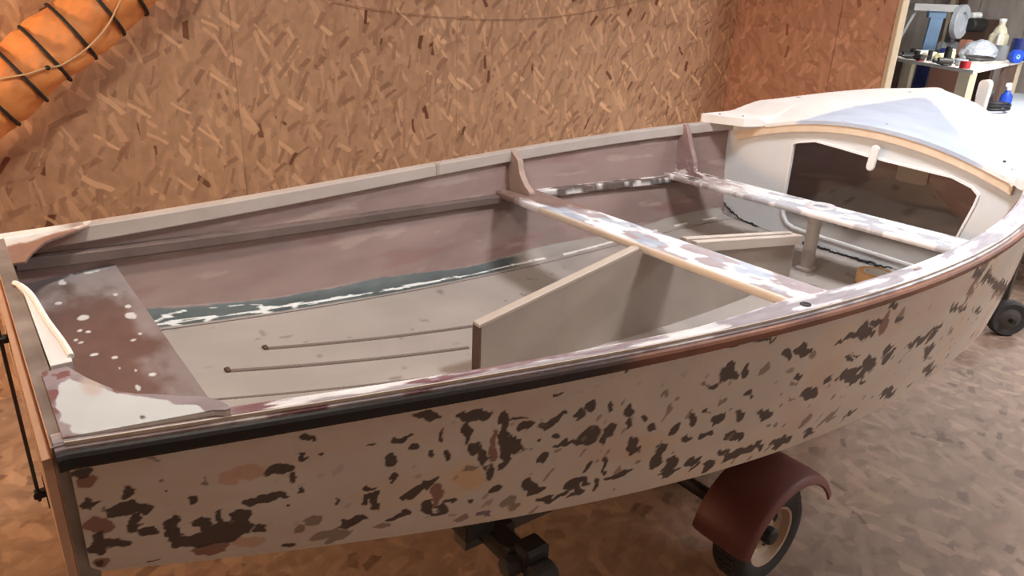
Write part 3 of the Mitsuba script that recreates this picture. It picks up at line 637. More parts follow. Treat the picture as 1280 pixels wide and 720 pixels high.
def thwart2_c(P):
    q = np.stack([P[:, 0] * 34, P[:, 1] * 16, 0 * P[:, 0]], -1)
    n1, n2 = nz(q, 1, 131), nz(q * 2.2, 1, 133)
    c = lerp(srgb(222, 224, 228), srgb(246, 246, 248), n2)
    c = lerp(c, np.broadcast_to(srgb(176, 180, 190), c.shape), .85 * sst(.54, .60, n1))
    port = sst(.20, .40, P[:, 1] + (n1 - .5) * .3)
    c = lerp(c, lerp(srgb(150, 128, 126), srgb(196, 182, 180), n2), port * .85)
    c = lerp(c, np.broadcast_to(srgb(66, 62, 60), c.shape), sst(.56, .62, nz(q * 1.7, 1, 137)) * sst(.36, .52, P[:, 1]) * .9)
    return lerp(c, np.broadcast_to(srgb(240, 240, 238), c.shape), sst(.60, .66, n2) * port)
thwart(1.3638, .1465, D + '__thwart', thwart1_c, 'middle thwart, white and lilac flaking to brown at the port end')
thwart(2.1343, .140, D + '__thwart_001', thwart2_c, 'forward thwart with a mast ring, white with flaked edges', .020)

# hanging knees between thwart and gunwale
def knee(sgn, xc, key, colour, reach, slim=False):
    z0 = float(zt(xc)) - .0005
    zg = float(zs(xc))
    zt_ = zg + .001
    yb, ytop = float(y_in(xc, z0)), float(hb(xc)) - .004
    h = zt_ - z0
    yi = ytop - .030
    ctrl = [(yb - reach, z0), (yb - reach - .002, z0 + .010), (yb - reach + .020, z0 + .026), (yb - reach * .62, z0 + h * .34), (yb - reach * .42 + (yi - yb) * .30, z0 + h * .58), (yi - .022 - reach * .10, z0 + h * .80), (yi - .006, z0 + h * .95), (yi + .004, zt_ + .0015), (ytop - .022, zt_ + .001)]
    if slim:
        ctrl = [(yb - reach, z0), (yb - reach, z0 + .006), (yb - reach * .72, z0 + .018), (yb - reach * .66, z0 + h * .24), (yb - reach * .46 + (yi - yb) * .3, z0 + h * .50), (yi - .020, z0 + h * .82), (yi - .008, z0 + h * .95), (yi + .003, zt_ + .004), (ytop - .022, zt_ + .002)]
    prof = [(yb + .004, z0), (yb - reach, z0)] + [tuple(q) for q in spline(ctrl, 30)[1:]]
    prof += [(float(y_in(xc, zz)) + .004, zz) for zz in np.linspace(zg - .03, z0, 6)[0:-1]]
    poly = sg.Polygon(prof).buffer(0)
    if poly.geom_type != 'Polygon':
        poly = max(poly.geoms, key=lambda g: g.area)
    m = fine(plate(poly, xc - .011, xc + .011, (1, 2, 0)), .012)
    if sgn < 0:
        m = mirror(m)
    emit(key, m, 'm_paint', color=colour(m.vertices), label='curved knee standing on the port end of a thwart' if sgn > 0 else None)
def knee_c1(P):
    return lerp(srgb(150, 128, 118), srgb(182, 160, 148), nz(P, 18, 141))
def knee_c2(P):
    n1 = nz(P, 60, 143)
    c = lerp(srgb(130, 104, 104), srgb(172, 146, 144), nz(P, 14, 145))
    low = sst(-.07, -.13, P[:, 2])
    return lerp(c, np.broadcast_to(srgb(220, 216, 216), c.shape), sst(.52, .58, n1) * low)
k_ = 0
for sgn in (1, -1):
    for xc, col, rch in ((1.436, knee_c1, .105), (2.200, knee_c2, .120)):
        knee(sgn, xc, D + '__knee' + ('' if k_ == 0 else '_%03d' % k_), col, rch, xc > 2)
        k_ += 1

# stern seat
SEATZ = -.105
SPOTS = [(.088, .389, .01, -.024), (.093, .18, .011, -.015), (.165, .143, .012, -.019), (.163, .267, .006, -.013), (.109, -.019, .006, -.009), (.084, .011, .008, -.006), (.118, -.143, .004, -.013), (.145, -.11, .007, -.008), (.081, .123, .005, -.007), (.091, .109, .006, -.007), (.075, .07, .006, -.007), (.148, .034, .007, -.007), (.163, .055, .004, -.007), (.109, .43, .011, -.015), (.141, .427, .011, -.015), (.157, .434, .01, -.016), (.069, .085, .003, -.007), (.109, -.061, .002, -.006), (.171, .192, .007, -.012), (.128, -.083, .002, -.008), (.068, .275, .006, -.009)]
X, Q = np.meshgrid(np.linspace(.0105, .196, 90), np.linspace(-1, 1, 330), indexing='ij')
Y = Q * (y_in(X, SEATZ) - .001)
A = np.stack([X, Y, np.full(X.shape, SEATZ)], -1)
n1, n2 = nz(np.stack([X * 2, Y, 0 * X], -1), 11, 151), nz(np.stack([X * 1.4, Y, 0 * X], -1), 42, 153)
c = lerp(srgb(94, 74, 71), srgb(114, 93, 88), n1)
haze = np.clip(sst(.22, .40, Y + (n1 - .5) * .35) + sst(.14, .185, X + (n1 - .5) * .10 - .02 * Y) * .8, 0, 1)
c = lerp(c, lerp(srgb(126, 120, 122), srgb(158, 152, 154), n1), .85 * haze)
for sx, sy, ax, by in SPOTS:
    e = 1 - (((X - sx) / (ax * .8)) ** 2 + ((Y - sy - .0) / (by * .8)) ** 2) + (n2 - .5) * 2.6
    c = lerp(c, np.broadcast_to(srgb(206, 208, 212), c.shape), .9 * sst(-.1, .45, e * (np.abs(X - sx) < .03) - 9.0 * (np.abs(X - sx) >= .03)) * (np.abs(Y - sy) < .06))
e = sst(.425, .437, np.abs(Y) + (n2 - .5) * .03)
c = lerp(c, np.broadcast_to(srgb(176, 178, 182), c.shape), .7 * e)
emit(D + '__stern_seat', grid_solid(A, A - np.array([0, 0, .014])), 'm_gloss', color=np.vstack([c.reshape(-1, 3), np.broadcast_to(srgb(120, 96, 90), c.shape).reshape(-1, 3)]), label='brown stern seat with grey haze and white paint spots')
emit(D + '__seat_front_rail', box(.183, .1955, -.425, .425, SEATZ - .040, SEATZ - .0145, .002), 'm_case')

# quarter knees and the filler board on the stern
QK = [(.0, -.246), (.029, -.245), (.036, -.268), (.044, -.292), (.056, -.320), (.070, -.349), (.084, -.365), (.100, -.376), (.128, -.400), (.150, -.416), (.160, -.432), (.166, -.450), (.1665, -.460), (.160, -.4600), (.150, -.4535), (.08, -.4390), (.0, -.4225)]
PATCH = sg.Polygon([(.016, -.289), (.027, -.279), (.05, -.327), (.087, -.38), (.123, -.419), (.137, -.438), (.138, -.45), (.123, -.453), (.106, -.45), (.085, -.455), (.06, -.446), (.032, -.434), (.011, -.415), (.006, -.379), (.006, -.335)])
def qk_color(P):
    import shapely
    w = (nz(P, 60, 161) - .5) * .016
    pts = shapely.points(P[:, 0], -np.abs(P[:, 1]))
    dd = np.where(shapely.contains(PATCH, pts), 1, -1) * shapely.distance(shapely.boundary(PATCH), pts) + w + .001
    base = lerp(srgb(122, 114, 122), srgb(160, 150, 156), nz(P, 30, 163))
    base = lerp(base, np.broadcast_to(srgb(118, 84, 86), base.shape), sst(.55, .62, nz(P, 45, 165)) * sst(.03, .0, P[:, 0] - .06))
    c = lerp(base, lerp(srgb(178, 186, 190), srgb(198, 204, 207), nz(P, 12, 167)), sst(-.001, .002, dd))
    c = lerp(c, np.broadcast_to(srgb(184, 172, 168), c.shape), .8 * sst(.016, .006, np.hypot(P[:, 0] - .045, (np.abs(P[:, 1]) - .315) * .4)))
    c = lerp(c, np.broadcast_to(srgb(96, 96, 100), c.shape), sst(.0035, .002, np.hypot(P[:, 0] - .079, (np.abs(P[:, 1]) - .425) * .6)))
    if P[:, 1].mean() > 0:
        din = .44 + .2 * P[:, 0] - P[:, 1]
        wt = sst(.012, -.012, din - .098 + .40 * P[:, 0] + (nz(P * np.array([1, .6, 1]), 40, 169) - .5) * .05)
        c = lerp(lerp(srgb(124, 98, 88), srgb(146, 118, 106), nz(P, 25, 168)), lerp(srgb(190, 190, 188), srgb(226, 226, 224), nz(P, 50, 170)), wt)
    edge = P[:, 2] < (.0015 if P[:, 1].mean() < 0 else -.0075)
    return np.where((edge & (P[:, 2] > -.011))[:, None], srgb(214, 214, 214) if P[:, 1].mean() < 0 else srgb(110, 86, 78), c)
for sgn, key in ((-1, '__quarter_knee'), (1, '__quarter_knee_001')):
    m = fine(plate(QK, -.010, .0028 if sgn < 0 else -.005, (0, 1, 2)), .0045)
    if sgn > 0:
        m = mirror(m)
    emit(D + key, m, 'm_gloss', color=qk_color(m.vertices), label='starboard quarter knee with a large white filler patch' if sgn < 0 else 'port quarter knee')
FB = [(.0115, -.236), (.0105, .06), (.0035, .11), (.004, .118), (.012, .085), (.018, .045), (.0225, -.02), (.026, -.082), (.033, -.160), (.0365, -.218), (.036, -.236)]
emit(D + '__filler_board', plate(FB, -.016, .004, (0, 1, 2)), 'm_bulkhead', label='tapered pale filler board inside the stern board')
emit(D + '__filler_bead', tube(spline([(.0035, .115, .003), (.012, .085, .004), (.018, .045, .0055), (.0225, -.02, .006), (.026, -.082, .006), (.033, -.160, .006), (.0365, -.222, .005)], 40), .0042, 10), 'm_white', label='rounded white front edge of the filler board')

# rudder rod on the stern
emit(D + '__rudder_rod', tube([(-.033, -.02, -.01), (-.033, -.02, -.325)], .0028, 8), 'm_steel_dark', label='thin dark rudder rod on the stern board')
emit(D + '__gudgeon', cat(box(-.040, -.020, -.028, -.012, -.318, -.306, .002), box(-.0235, -.0215, -.035, -.005, -.335, -.29)), 'm_black', label='dark bracket at the foot of the rudder rod')
emit(D + '__gudgeon_001', cat(box(-.040, -.020, -.028, -.012, -.040, -.030, .002), box(-.0235, -.0215, -.035, -.005, -.06, -.02)), 'm_black')

# centreboard case
CT = .012
prof = [(.845, -.237), (1.332, -.142), (1.40, -.155), (1.60, -.165), (2.088, -.240)] + [(float(x), float(zfl(x, 0)) - .004) for x in np.linspace(2.093, .845, 12)]
emit(D + '__case_side', plate(prof, -CT, -.0075, (0, 2, 1)), 'm_case', label='beige starboard side of the centreboard case')
emit(D + '__case_side_001', plate(prof, .0075, CT, (0, 2, 1)), 'm_case')
def slab(x0, z0, x1, z1, hw, th):
    r = []
    for x, z in ((x0, z0), (x1, z1)):
        r.append([(x, -hw, z - th), (x, hw, z - th), (x, hw, z - .002), (x, hw - .002, z), (x, -hw + .002, z), (x, -hw, z - .002)])
    return loft(r)
principled('m_cap', srgb(186, 174, 162), .5)
emit(D + '__case_cap', slab(.838, -.2285, 1.345, -.1315, CT + .001, .009), 'm_cap', label='pale sloping cap on the after part of the case')
emit(D + '__case_end', box(.8375, .8445, -CT - .001, CT + .001, float(zfl(.84, 0)) - .004, -.236), 'm_darkwood', label='dark after end of the case')
for s_, kk in ((-1, '__case_rail'), (1, '__case_rail_001')):
    a = slab(1.56, -.148, 2.105, -.2165, .011, .030)
    a.apply_translation([0, s_ * .0185, 0])
    emit(D + kk, a, 'm_cap', label='pale rail beside the centreboard slot' if s_ < 0 else None)
emit(D + '__case_end_block', box(2.088, 2.105, -.0075, .0075, -.342, -.218, .001), 'm_cap')

# floor battens
def batten(x0, x1, y0, y1, key, r=.0066, block=True):
    xs = np.linspace(x0, x1, 30)
    ys = np.linspace(y0, y1, 30)
    emit(key, tube([(x, y, float(zfl(x, y)) - .0015) for x, y in zip(xs, ys)], r, 8), 'm_batten', label='thin dark batten on the bottom')
    if block:
        emit(key + '__end_block', box(x0 - .006, x0 + .005, y0 - .006, y0 + .010, float(zfl(x0, y0)) - .003, float(zfl(x0, y0)) + .007, .002), 'm_darkwood')
principled('m_batten', srgb(116, 103, 96), .6)
batten(.440, .985, .255, .232, D + '__batten')
batten(.330, .900, .165, .120, D + '__batten_001')
batten(.22, .836, .055, .002, D + '__batten_002', .0042, False)

# bulkhead with its opening, deck beam, deck
ys = np.linspace(-1, 1, 41)
def zdeck(x, s):
    """top of the deck: a cambered middle between flat side decks; s from -1 to 1 across"""
    x, s = np.broadcast_arrays(np.asarray(x, float), np.asarray(s, float))
    w = np.clip((x - 2.4) / .6, -.3, 1.2)
    y = s * (hb(np.minimum(x, LBOW)) + .006)
    f = sst(2.40, 2.52, x)
    k = np.where(y > 0, .402 - .284 * f, .402 + .084 * w)
    arch = .066 + .0567 * w + .008 * 4 * w * (1 - w) - k * y * y
    rise = np.maximum(np.where(s > 0, f, sst(2.44, 2.58, x)), sst(.60, .68, s))
    edge = np.where(s > 0, .0305 + .0313 * f, .046)
    return zs(x) + np.log(np.exp(arch / .008) + np.exp((-.03 + (edge + .03) * rise) / .008)) * .008
def zbeam(s):
    y = s * (hb(LB) - TH)
    return zs(LB) + np.maximum(.0535 - .402 * y * y, -.05)
bIn = float(hb(LB)) - TH
bk = [(float(s * (hb(LB) - TH - .001)), max(float(zbeam(s)) - .002, float(zs(LB)) - .002 if s > .6 else -9)) for s in np.linspace(-1, 1, 81)]
bk += [(float(y_in(LB, z)) - .001, z) for z in np.linspace(float(zs(LB)) - .002, float(zc(LB)) + .02, 10)]
bk += [(y, float(zfl(LB, y)) + .002) for y in np.linspace(float(hc(LB)) - .016, -float(hc(LB)) + .016, 20)]
bk += [(-float(y_in(LB, z)) + .001, z) for z in np.linspace(float(zc(LB)) + .02, float(zs(LB)) - .002, 10)]
OPEN = sg.Polygon([(.243, .006), (.232, .014), (.16, .0305), (.05, .022), (-.05, .012), (-.197, .004), (-.308, -.001), (-.371, -.020), (-.392, -.038), (-.388, -.07), (-.364, -.179), (-.33, -.285), (-.30, -.302), (-.265, -.302), (.147, -.293), (.188, -.289), (.215, -.28), (.235, -.255), (.243, -.22)]).buffer(.006).buffer(-.006)
emit(D + '__bulkhead', plate(sg.Polygon(bk).buffer(0).difference(OPEN), LB, LB + .012, (1, 2, 0)), 'm_bulkhead', label='pale grey bulkhead with a large rounded opening')
rim = OPEN.buffer(.006).difference(OPEN.buffer(-.001))
emit(D + '__opening_rim', plate(rim, LB - .006, LB + .0005, (1, 2, 0)), 'm_white', label='white rim around the bulkhead opening')
# beam under the deck's after edge
aft_bow = lambda s: LB - .012 - .012 * (1 - s**2)
rings = []
for s in np.linspace(-.90, .90, 60):
    y, z = float(s * (hb(LB) - TH)), float(zbeam(s))
    rings.append([(LB - .0155, y, z - .030), (LB - .0005, y, z - .032), (LB - .0005, y, z), (LB - .0155, y, z)])
emit(D + '__deck_beam', loft(rings), 'm_peach', label='peach-coloured curved beam under the deck edge')
# turn button
tb = cyl([LB - .020, -.068, .046], [LB - .034, -.068, .046], .0135, 20, .003)
emit(D + '__turn_button', cat(trimesh.convex.convex_hull(np.vstack([tb.vertices, tb.vertices + [0, .004, -.058]]))), 'm_white', label='white wooden turn button under the deck beam')
emit(D + '__button_screw', cyl([LB + .001, -.067, .030], [LB - .020, -.067, .030], .003, 10), 'm_steel_dark')

def deck_aft(s):
    if s < 0:
        return np.interp(-s, [0, .55, .84, .88, .985, 1.0], [2.381, 2.381, 2.380, 2.325, 2.290, 2.292])
    return np.interp(np.abs(s), [0, .55, .66, .72, .985, 1.0], [2.381, 2.381, 2.380, 2.325, 2.290, 2.292])
SQ = np.unique(np.r_[np.linspace(-1, 1, 150), .6601, .72, -.66, -.72])
U = np.linspace(0, 1, 120)
A = np.zeros((120, len(SQ), 3))
for j, s in enumerate(SQ):
    x0 = float(deck_aft(s))
    xs = x0 + (LBOW + .0226 - .0863 * s * s - x0) * U
    A[:, j, 0] = xs
    A[:, j, 1] = s * (hb(np.minimum(xs, LBOW)) + .006)
    A[:, j, 2] = zdeck(xs, s)
B = A.copy()
B[..., 2] = np.where((SQ > .66) | (SQ < -.86), zs(A[..., 0]) + .001, A[..., 2] - .0125)
yy, xx = A[..., 1], A[..., 0]
nn = nz(A, 26, 171)
inside = np.minimum(.25 * (2.76 - xx) / .36 - .02 - yy, yy + .02 + .36 * (2.76 - xx) / .36) + (nn - .5) * .05
cw = lerp(srgb(234, 233, 229), srgb(244, 243, 240), nn)
c = lerp(cw, lerp(srgb(168, 181, 200), srgb(198, 207, 221), nz(A * np.array([1, .4, 1]), 24, 173)), sst(-.005, .03, inside))
c = lerp(c, np.broadcast_to(srgb(120, 116, 118), c.shape), .8 * sst(.845, .86, nz(A, 40, 175, 2)))
emit(D + '__deck', grid_solid(A, B), 'm_paint', color=np.vstack([c.reshape(-1, 3)] * 2), label='white cambered foredeck with a bluish sanded middle')
for sgn, kk in ((1, '__deck_screw'), (-1, '__deck_screw_001')):
    for n_, (x_, s_) in enumerate(((2.33, .93), (2.36, .80))):
        p = np.array([x_, sgn * s_ * float(hb(x_)), float(zdeck(np.array(x_), s_))])
        emit(D + '__deck_screw' + ('' if (sgn > 0 and n_ == 0) else '_%03d' % (n_ + (0 if sgn > 0 else 2))), cyl(p - [0, 0, .004], p + [0, 0, .0015], .004, 10), 'm_steel_dark')

# mast support: ring on the forward thwart and post beneath
pz = float(zt(2.20))
XR, YR = 2.212, -.008
emit(D + '__mast_ring', lathe([(.024, -.002), (.050, -.002), (.050, .004), (.046, .008), (.030, .008), (.024, .004)], (XR, YR, pz), (XR, YR, pz + 1), 36), 'm_ring', label='flat round mast ring on the forward thwart')
principled('m_ring', srgb(204, 205, 208), .45)
principled('m_socket', srgb(150, 152, 158), .6)
emit(D + '__mast_socket', cyl((XR, YR, pz - .001), (XR, YR, pz + .003), .025, 28), 'm_socket')
principled('m_post', srgb(190, 184, 176), .5)
emit(D + '__thwart_post', cyl((2.21, 0.0, float(zfl(2.21, 0)) - .004), (2.21, 0, pz - .018), .0215, 24), 'm_post', label='round pale post under the forward thwart')
emit(D + '__post_foot', box(2.183, 2.237, -.026, .026, float(zfl(2.21, 0)) - .004, float(zfl(2.21, 0)) + .012, .004), 'm_post')

# split filler along the foot of the bulkhead, its inner shade painted as black tubes
def crack(pts, key, r):
    rng = np.random.default_rng(5)
    p = spline(pts, 60)
    p[1:-1] += rng.normal(0, .0022, p[1:-1].shape)
    emit(key, tube(p, np.interp(np.arange(60), [0, 10, 30, 50, 59], [.4 * r, r, .6 * r, r, .3 * r]), 6), 'm_black', label='black tube painted in for the shade of the crack at the foot of the bulkhead' if not key.endswith('1') else None)
crack([(LB - .002, float(y_in(LB, -.27)) - .003, -.27), (LB - .002, .40, float(zfl(LB, .40)) + .006), (LB - .002, .33, float(zfl(LB, .33)) + .004)], D + '__crack_shade_tube', .0035)
crack([(x, y, float(zfl(LB, y)) + .004) for x, y in ((LB - .004, .20), (LB - .010, .08), (LB - .006, -.02), (LB - .014, -.10), (LB - .004, -.20))], D + '__crack_shade_tube_001', .005)

# ------------------------------------------------------------------ the trailer
R_ = thing('trailer', 'low red and black boat trailer under the dinghy', 'trailer')
BZ = -.47
emit(R_ + '__spine', box(.55, 3.75, -.032, .032, BZ - .045, BZ, .004), 'm_steel_dark', label='long dark spine beam')
emit(R_ + '__cross_beam', box(.642, .690, -.36, .36, BZ - .050, BZ - .005, .004), 'm_black', label='dark rear cross beam')
emit(R_ + '__cross_beam_001', box(2.20, 2.25, -.36, .36, BZ - .045, BZ, .004), 'm_steel_dark')
for k, sgn in enumerate((1, -1)):
    emit(R_ + '__side_beam' + ('' if k == 0 else '_001'), loft([[(x, sgn * (y + dy), BZ - .02 + dz) for dy, dz in ((-.02, -.04), (.02, -.04), (.02, 0), (-.02, 0))] for x, y in ((.60, .30), (2.2, .33), (3.1, .03))]), 'm_steel_dark')
# roller arm at the rear, on the starboard end of the cross beam
emit(R_ + '__roller_arm', cat(box(.575, .640, -.36, -.285, -.475, -.437, .004), box(.628, .668, -.42, -.30, -.515, -.470, .004), box(.640, .700, -.455, -.405, -.515, -.465, .008)), 'm_black', label='black clamp and arm at the end of the rear cross beam')
emit(R_ + '__roller', cyl((.612, -.425, -.500), (.650, -.425, -.500), .020, 18, .004), 'm_rubber')
emit(R_ + '__roller_001', cyl((.640, -.47, -.510), (.690, -.47, -.510), .026, 18, .004), 'm_rubber', label='dark rubber roller')
for k, sgn in enumerate((1, -1)):
    sx = '' if k == 0 else '_001'
    for j, x_ in enumerate((1.0, 1.75)):
        emit(R_ + '__bunk_post_%03d' % (2 * k + j), box(x_ - .02, x_ + .02, sgn * .30 - .02, sgn * .30 + .02, BZ - .03, float(zc(x_)) - .035, .003), 'm_steel_dark')
    xb = np.linspace(.9, 1.9, 12)
    emit(R_ + '__bunk' + sx, loft([[(x, sgn * .30 + dy, float(zfl(x, .30)) - .0155 + dz) for dy, dz in ((-.03, -.024), (.03, -.024), (.03, 0), (-.03, 0))] for x in xb]), 'm_darkwood')
WX, WZ, WR = 1.369, -.87 + .137, .137
emit(R_ + '__axle', cyl((WX, -.43, WZ), (WX, .43, WZ), .018, 16), 'm_black')
for k, sgn in enumerate((-1, 1)):
    sx = '' if k == 0 else '_001'
    y0, y1 = sgn * .435, sgn * .522
    ty = lathe([(.082, .0), (.118, -.001), (.130, .006), (WR, .018), (WR, .062), (.130, .074), (.118, .084), (.100, .087), (.082, .080)], (WX, y0, WZ), (WX, y1, WZ), 56)
    emit(R_ + '__tyre' + sx, ty, 'm_rubber', smooth=35, label='small black tyre' if k == 0 else None)
    # tread blocks
    tb_ = []
    for a in np.arange(0, 2 * math.pi, 2 * math.pi / 44):
        for w0 in (.020, .048):
            b_ = box(-.006, .006, w0, w0 + .020, WR - .004, WR + .0015)
            M = trimesh.transformations.rotation_matrix(a, [0, 1, 0])
            b_.vertices[:, 1] = sgn * (b_.vertices[:, 1] + .435)
            b_.apply_transform(M)
            tb_.append(b_)
    tr = cat(*tb_); tr.apply_translation([WX, 0, WZ])
    emit(R_ + '__tyre' + sx + '__tread', tr, 'm_rubber')
    emit(R_ + '__rim' + sx, lathe([(.080, .012), (.086, .070), (.082, .080), (.076, .078), (.070, .060), (.056, .050), (.040, .056), (.030, .062), (.012, .062), (.012, .020), (.04, .014)], (WX, y0, WZ), (WX, y1, WZ), 48), 'm_rim', smooth=30, label='dull rusty wheel rim' if k == 0 else None)
    emit(R_ + '__rim' + sx + '__hub', cyl((WX, y0 + sgn * .060, WZ), (WX, y0 + sgn * .086, WZ), .022, 20, .005), 'm_black')
    for j in range(4):
        a = j * math.pi / 2 + .5
        px, pz_ = WX + .046 * math.cos(a), WZ + .046 * math.sin(a)
        emit(R_ + '__rim' + sx + '__opening' + ('' if j == 0 else '_%03d' % j), cyl((px, y0 + sgn * .050, pz_), (px, y0 + sgn * .0565, pz_), .013, 14), 'm_black')  # black disc painted in for the shade of a rim hole
    # mudguard: an arched sheet with a turned-down outer flange
    AA = np.linspace(math.radians(168), math.radians(24), 40)
    ring_o, ring_i = [], []
    prof_ = [(.175, .400), (.182, .415), (.184, .44), (.184, .50), (.183, .525), (.180, .545), (.174, .553), (.160, .556)]
    A_ = np.array([[(WX + .012 + r * 1.04 * math.cos(a), sgn * y, WZ + r * math.sin(a)) for r, y in prof_] for a in AA])
    B_ = np.array([[(WX + .012 + (r - .004) * 1.04 * math.cos(a), sgn * (y - (.004 if j > 5 else 0)), WZ + (r - .004) * math.sin(a)) for j, (r, y) in enumerate(prof_)] for a in AA])
    emit(R_ + '__mudguard' + sx, grid_solid(A_, B_), 'm_rust_red', smooth=45, label='dull red mudguard over the wheel' if k == 0 else None)
    emit(R_ + '__mudguard_bracket' + sx, box(WX - .02, WX + .02, sgn * .36 - .03, sgn * .36 + .055, BZ - .085, BZ - .06, .003), 'm_black')
# jockey wheel and winch post at the drawbar
JX, JY, JR = 3.585, -.230, .083
emit(R_ + '__jockey_wheel', lathe([(.050, -.022), (.074, -.026), (JR, -.014), (JR, .014), (.074, .026), (.050, .022)], (JX, JY, -.87 + JR), (JX - .9, JY - 1, -.87 + JR), 36), 'm_rubber', smooth=35, label='small black jockey wheel under the bow')
emit(R_ + '__jockey_wheel__disc', lathe([(.008, -.018), (.051, -.020), (.051, .020), (.030, .026), (.008, .028)], (JX, JY, -.87 + JR), (JX - .9, JY - 1, -.87 + JR), 28), 'm_steel_dark')
emit(R_ + '__jockey_wheel__bolt', cyl((JX - .017, JY - .02, -.87 + JR), (JX - .035, JY - .042, -.87 + JR), .010, 12), 'm_black')
emit(R_ + '__jockey_leg', cat(box(JX + .03, JX + .055, JY + .030, JY + .055, -.87 + JR - .02, BZ + .02, .002), box(JX, JX + .09, JY + .02, .0, BZ - .04, BZ - .01, .003)), 'm_steel_dark')
emit(R_ + '__winch_post', cat(box(3.094, 3.132, -.085, -.048, BZ - .02, .215, .004), trimesh.convex.convex_hull(np.vstack([cyl((3.094, -.0665, .226), (3.132, -.0665, .226), .0185, 24).vertices, box(3.094, 3.132, -.085, -.048, .18, .20).vertices]))), 'm_white', label='white winch post with a rounded top before the bow')
emit(R_ + '__winch_foot', box(3.09, 3.19, -.13, .035, BZ - .03, BZ + .0, .004), 'm_steel_dark')

# ------------------------------------------------------------------ roll of masking tape on the bottom near the bulkhead
M_ = thing('masking_tape_roll', 'tan roll of masking tape lying inside the dinghy before the bulkhead', 'tape')
tz = float(zfl(2.25, -.275)) - .0085
emit(M_ + '__tape', lathe([(.038, 0), (.056, 0), (.0565, .004), (.0565, .034), (.056, .038), (.038, .038)], (2.255, -.215, tz + .010), (2.255, -.215, tz + 1), 40), 'm_tan', smooth=40)
emit(M_ + '__core', lathe([(.034, .0005), (.0378, .0005), (.0378, .0385), (.034, .0385)], (2.255, -.215, tz + .010), (2.255, -.215, tz + 1), 40), 'm_white', label='white cardboard core')

# ------------------------------------------------------------------ orange roll on wall hooks, with its straps and cord
O_ = thing('rolled_tarp', 'bright orange rolled tarp strapped up slantwise on the long wall', 'tarp')
AX0, ADIR = np.array([.10, 1.345, .140]), np.array([.322, 0.0, .256])
ADIR = ADIR / np.linalg.norm(ADIR)
NV = np.array([-ADIR[2], 0, ADIR[0]])
YV = np.array([0, -1.0, 0])
RR = .086
AX0 = AX0 + NV * .011
ss = np.linspace(-.50, 1.02, 160)
w = np.linspace(0, 2 * np.pi, 65)[:-1]
rings = []
STR = [-.200, -.105, -.014, .089, .179, .277, .387, .480, .580, .680, .80]
for s in ss:
    pinch = sum(math.exp(-((s - k) / .012) ** 2) for k in STR)
    bulge = RR * (1 - .03 * pinch) * (1 + .012 * math.sin(s * 31))
    ends = 1 - .55 * max(0, (s - .97) / .05) - .5 * max(0, (-.46 - s) / .04)
    ring = []
    for t in w:
        q = np.array([s * 11, math.cos(t) * 1.7 + 5, math.sin(t) * 1.7])
        fold = (float(meshkit.fbm(q, 3, 5)) - .5) * .027 + .005 * math.sin(3 * t + s * 17)
        r = (bulge + fold * (1 - .6 * min(pinch, 1))) * ends
        ring.append(AX0 + ADIR * s + r * (math.cos(t) * YV + math.sin(t) * NV))
    rings.append(ring)
emit(O_ + '__cloth', loft(rings), 'm_orange', smooth=50, label='orange cloth bundle')
for k, s in enumerate(STR):
    # each strap circles the roll a little askew and runs back to the wall
    pts = []
    for t in np.linspace(-2.2, 2.1, 46):
        off = .006 * math.sin(t)
        r = RR + .0035 + (.010 * sst(-1.5, -2.2, np.array(t)) if t < -1.5 else 0)
        pts.append(AX0 + ADIR * (s + off) + float(r) * (math.cos(t) * YV + math.sin(t) * NV))
    endp = pts[0] + np.array([0, .03, .01])
    tail = np.array([pts[-1][0], YW - .001, pts[-1][2] - .01])
    pts = [pts[0] - NV * .012] + pts + [pts[-1] * .5 + tail * .5, tail]
    emit(O_ + '__strap' + ('' if k == 0 else '_%03d' % k), tube(np.array(pts), .0056, 8), 'm_strap', label='thin black strap around the roll' if k == 0 else None)
C_ = thing('cord', 'thin beige cord lying across the orange rolled tarp', 'cord')
cp = [(.085, 1.232, .205), (.125, 1.222, .214), (.180, 1.215, .218), (.222, 1.215, .226), (.264, 1.2135, .226), (.296, 1.215, .239), (.329, 1.2175, .257), (.365, 1.223, .292), (.388, 1.2265, .322), (.412, 1.226, .364), (.428, 1.221, .397), (.450, 1.212, .432), (.49, 1.215, .475), (.55, 1.235, .53)]
pp = spline(cp, 120)
for i, p in enumerate(pp):          # keep the cord on the cloth's surface
    rel = p - AX0
    s = rel @ ADIR
    a = math.atan2(rel @ NV, rel @ YV)
    pp[i] = AX0 + ADIR * s + (RR + .012) * (math.cos(a) * YV + math.sin(a) * NV)
emit(C_ + '__line', tube(pp, .0026, 8), 'm_cord')
emit(C_ + '__knot', trimesh.creation.icosphere(2, .007).apply_translation(pp[28]), 'm_strap')
# a thin wire sagging along the wall
Wr = thing('wire', 'thin sagging wire along the long wall above the boat', 'wire')
emit(Wr + '__line', tube(spline([(.75, 1.487, .56), (1.09, 1.487, .450), (1.247, 1.487, .418), (1.559, 1.487, .386), (1.874, 1.487, .373), (2.324, 1.487, .393), (2.628, 1.487, .435), (2.959, 1.487, .495), (3.2, 1.487, .55)], 80), .0014, 6), 'm_wire')
for k, (x_, z_) in enumerate(((.75, .56), (3.2, .55))):
    emit(Wr + '__nail' + ('' if k == 0 else '_001'), cyl((x_, 1.478, z_), (x_, 1.4995, z_), .003, 8), 'm_steel_dark')

# ------------------------------------------------------------------ the workshop beyond the bow
G_ = 'small tools on the tool shelf'
SZ = .10                                    # top of the tool shelf
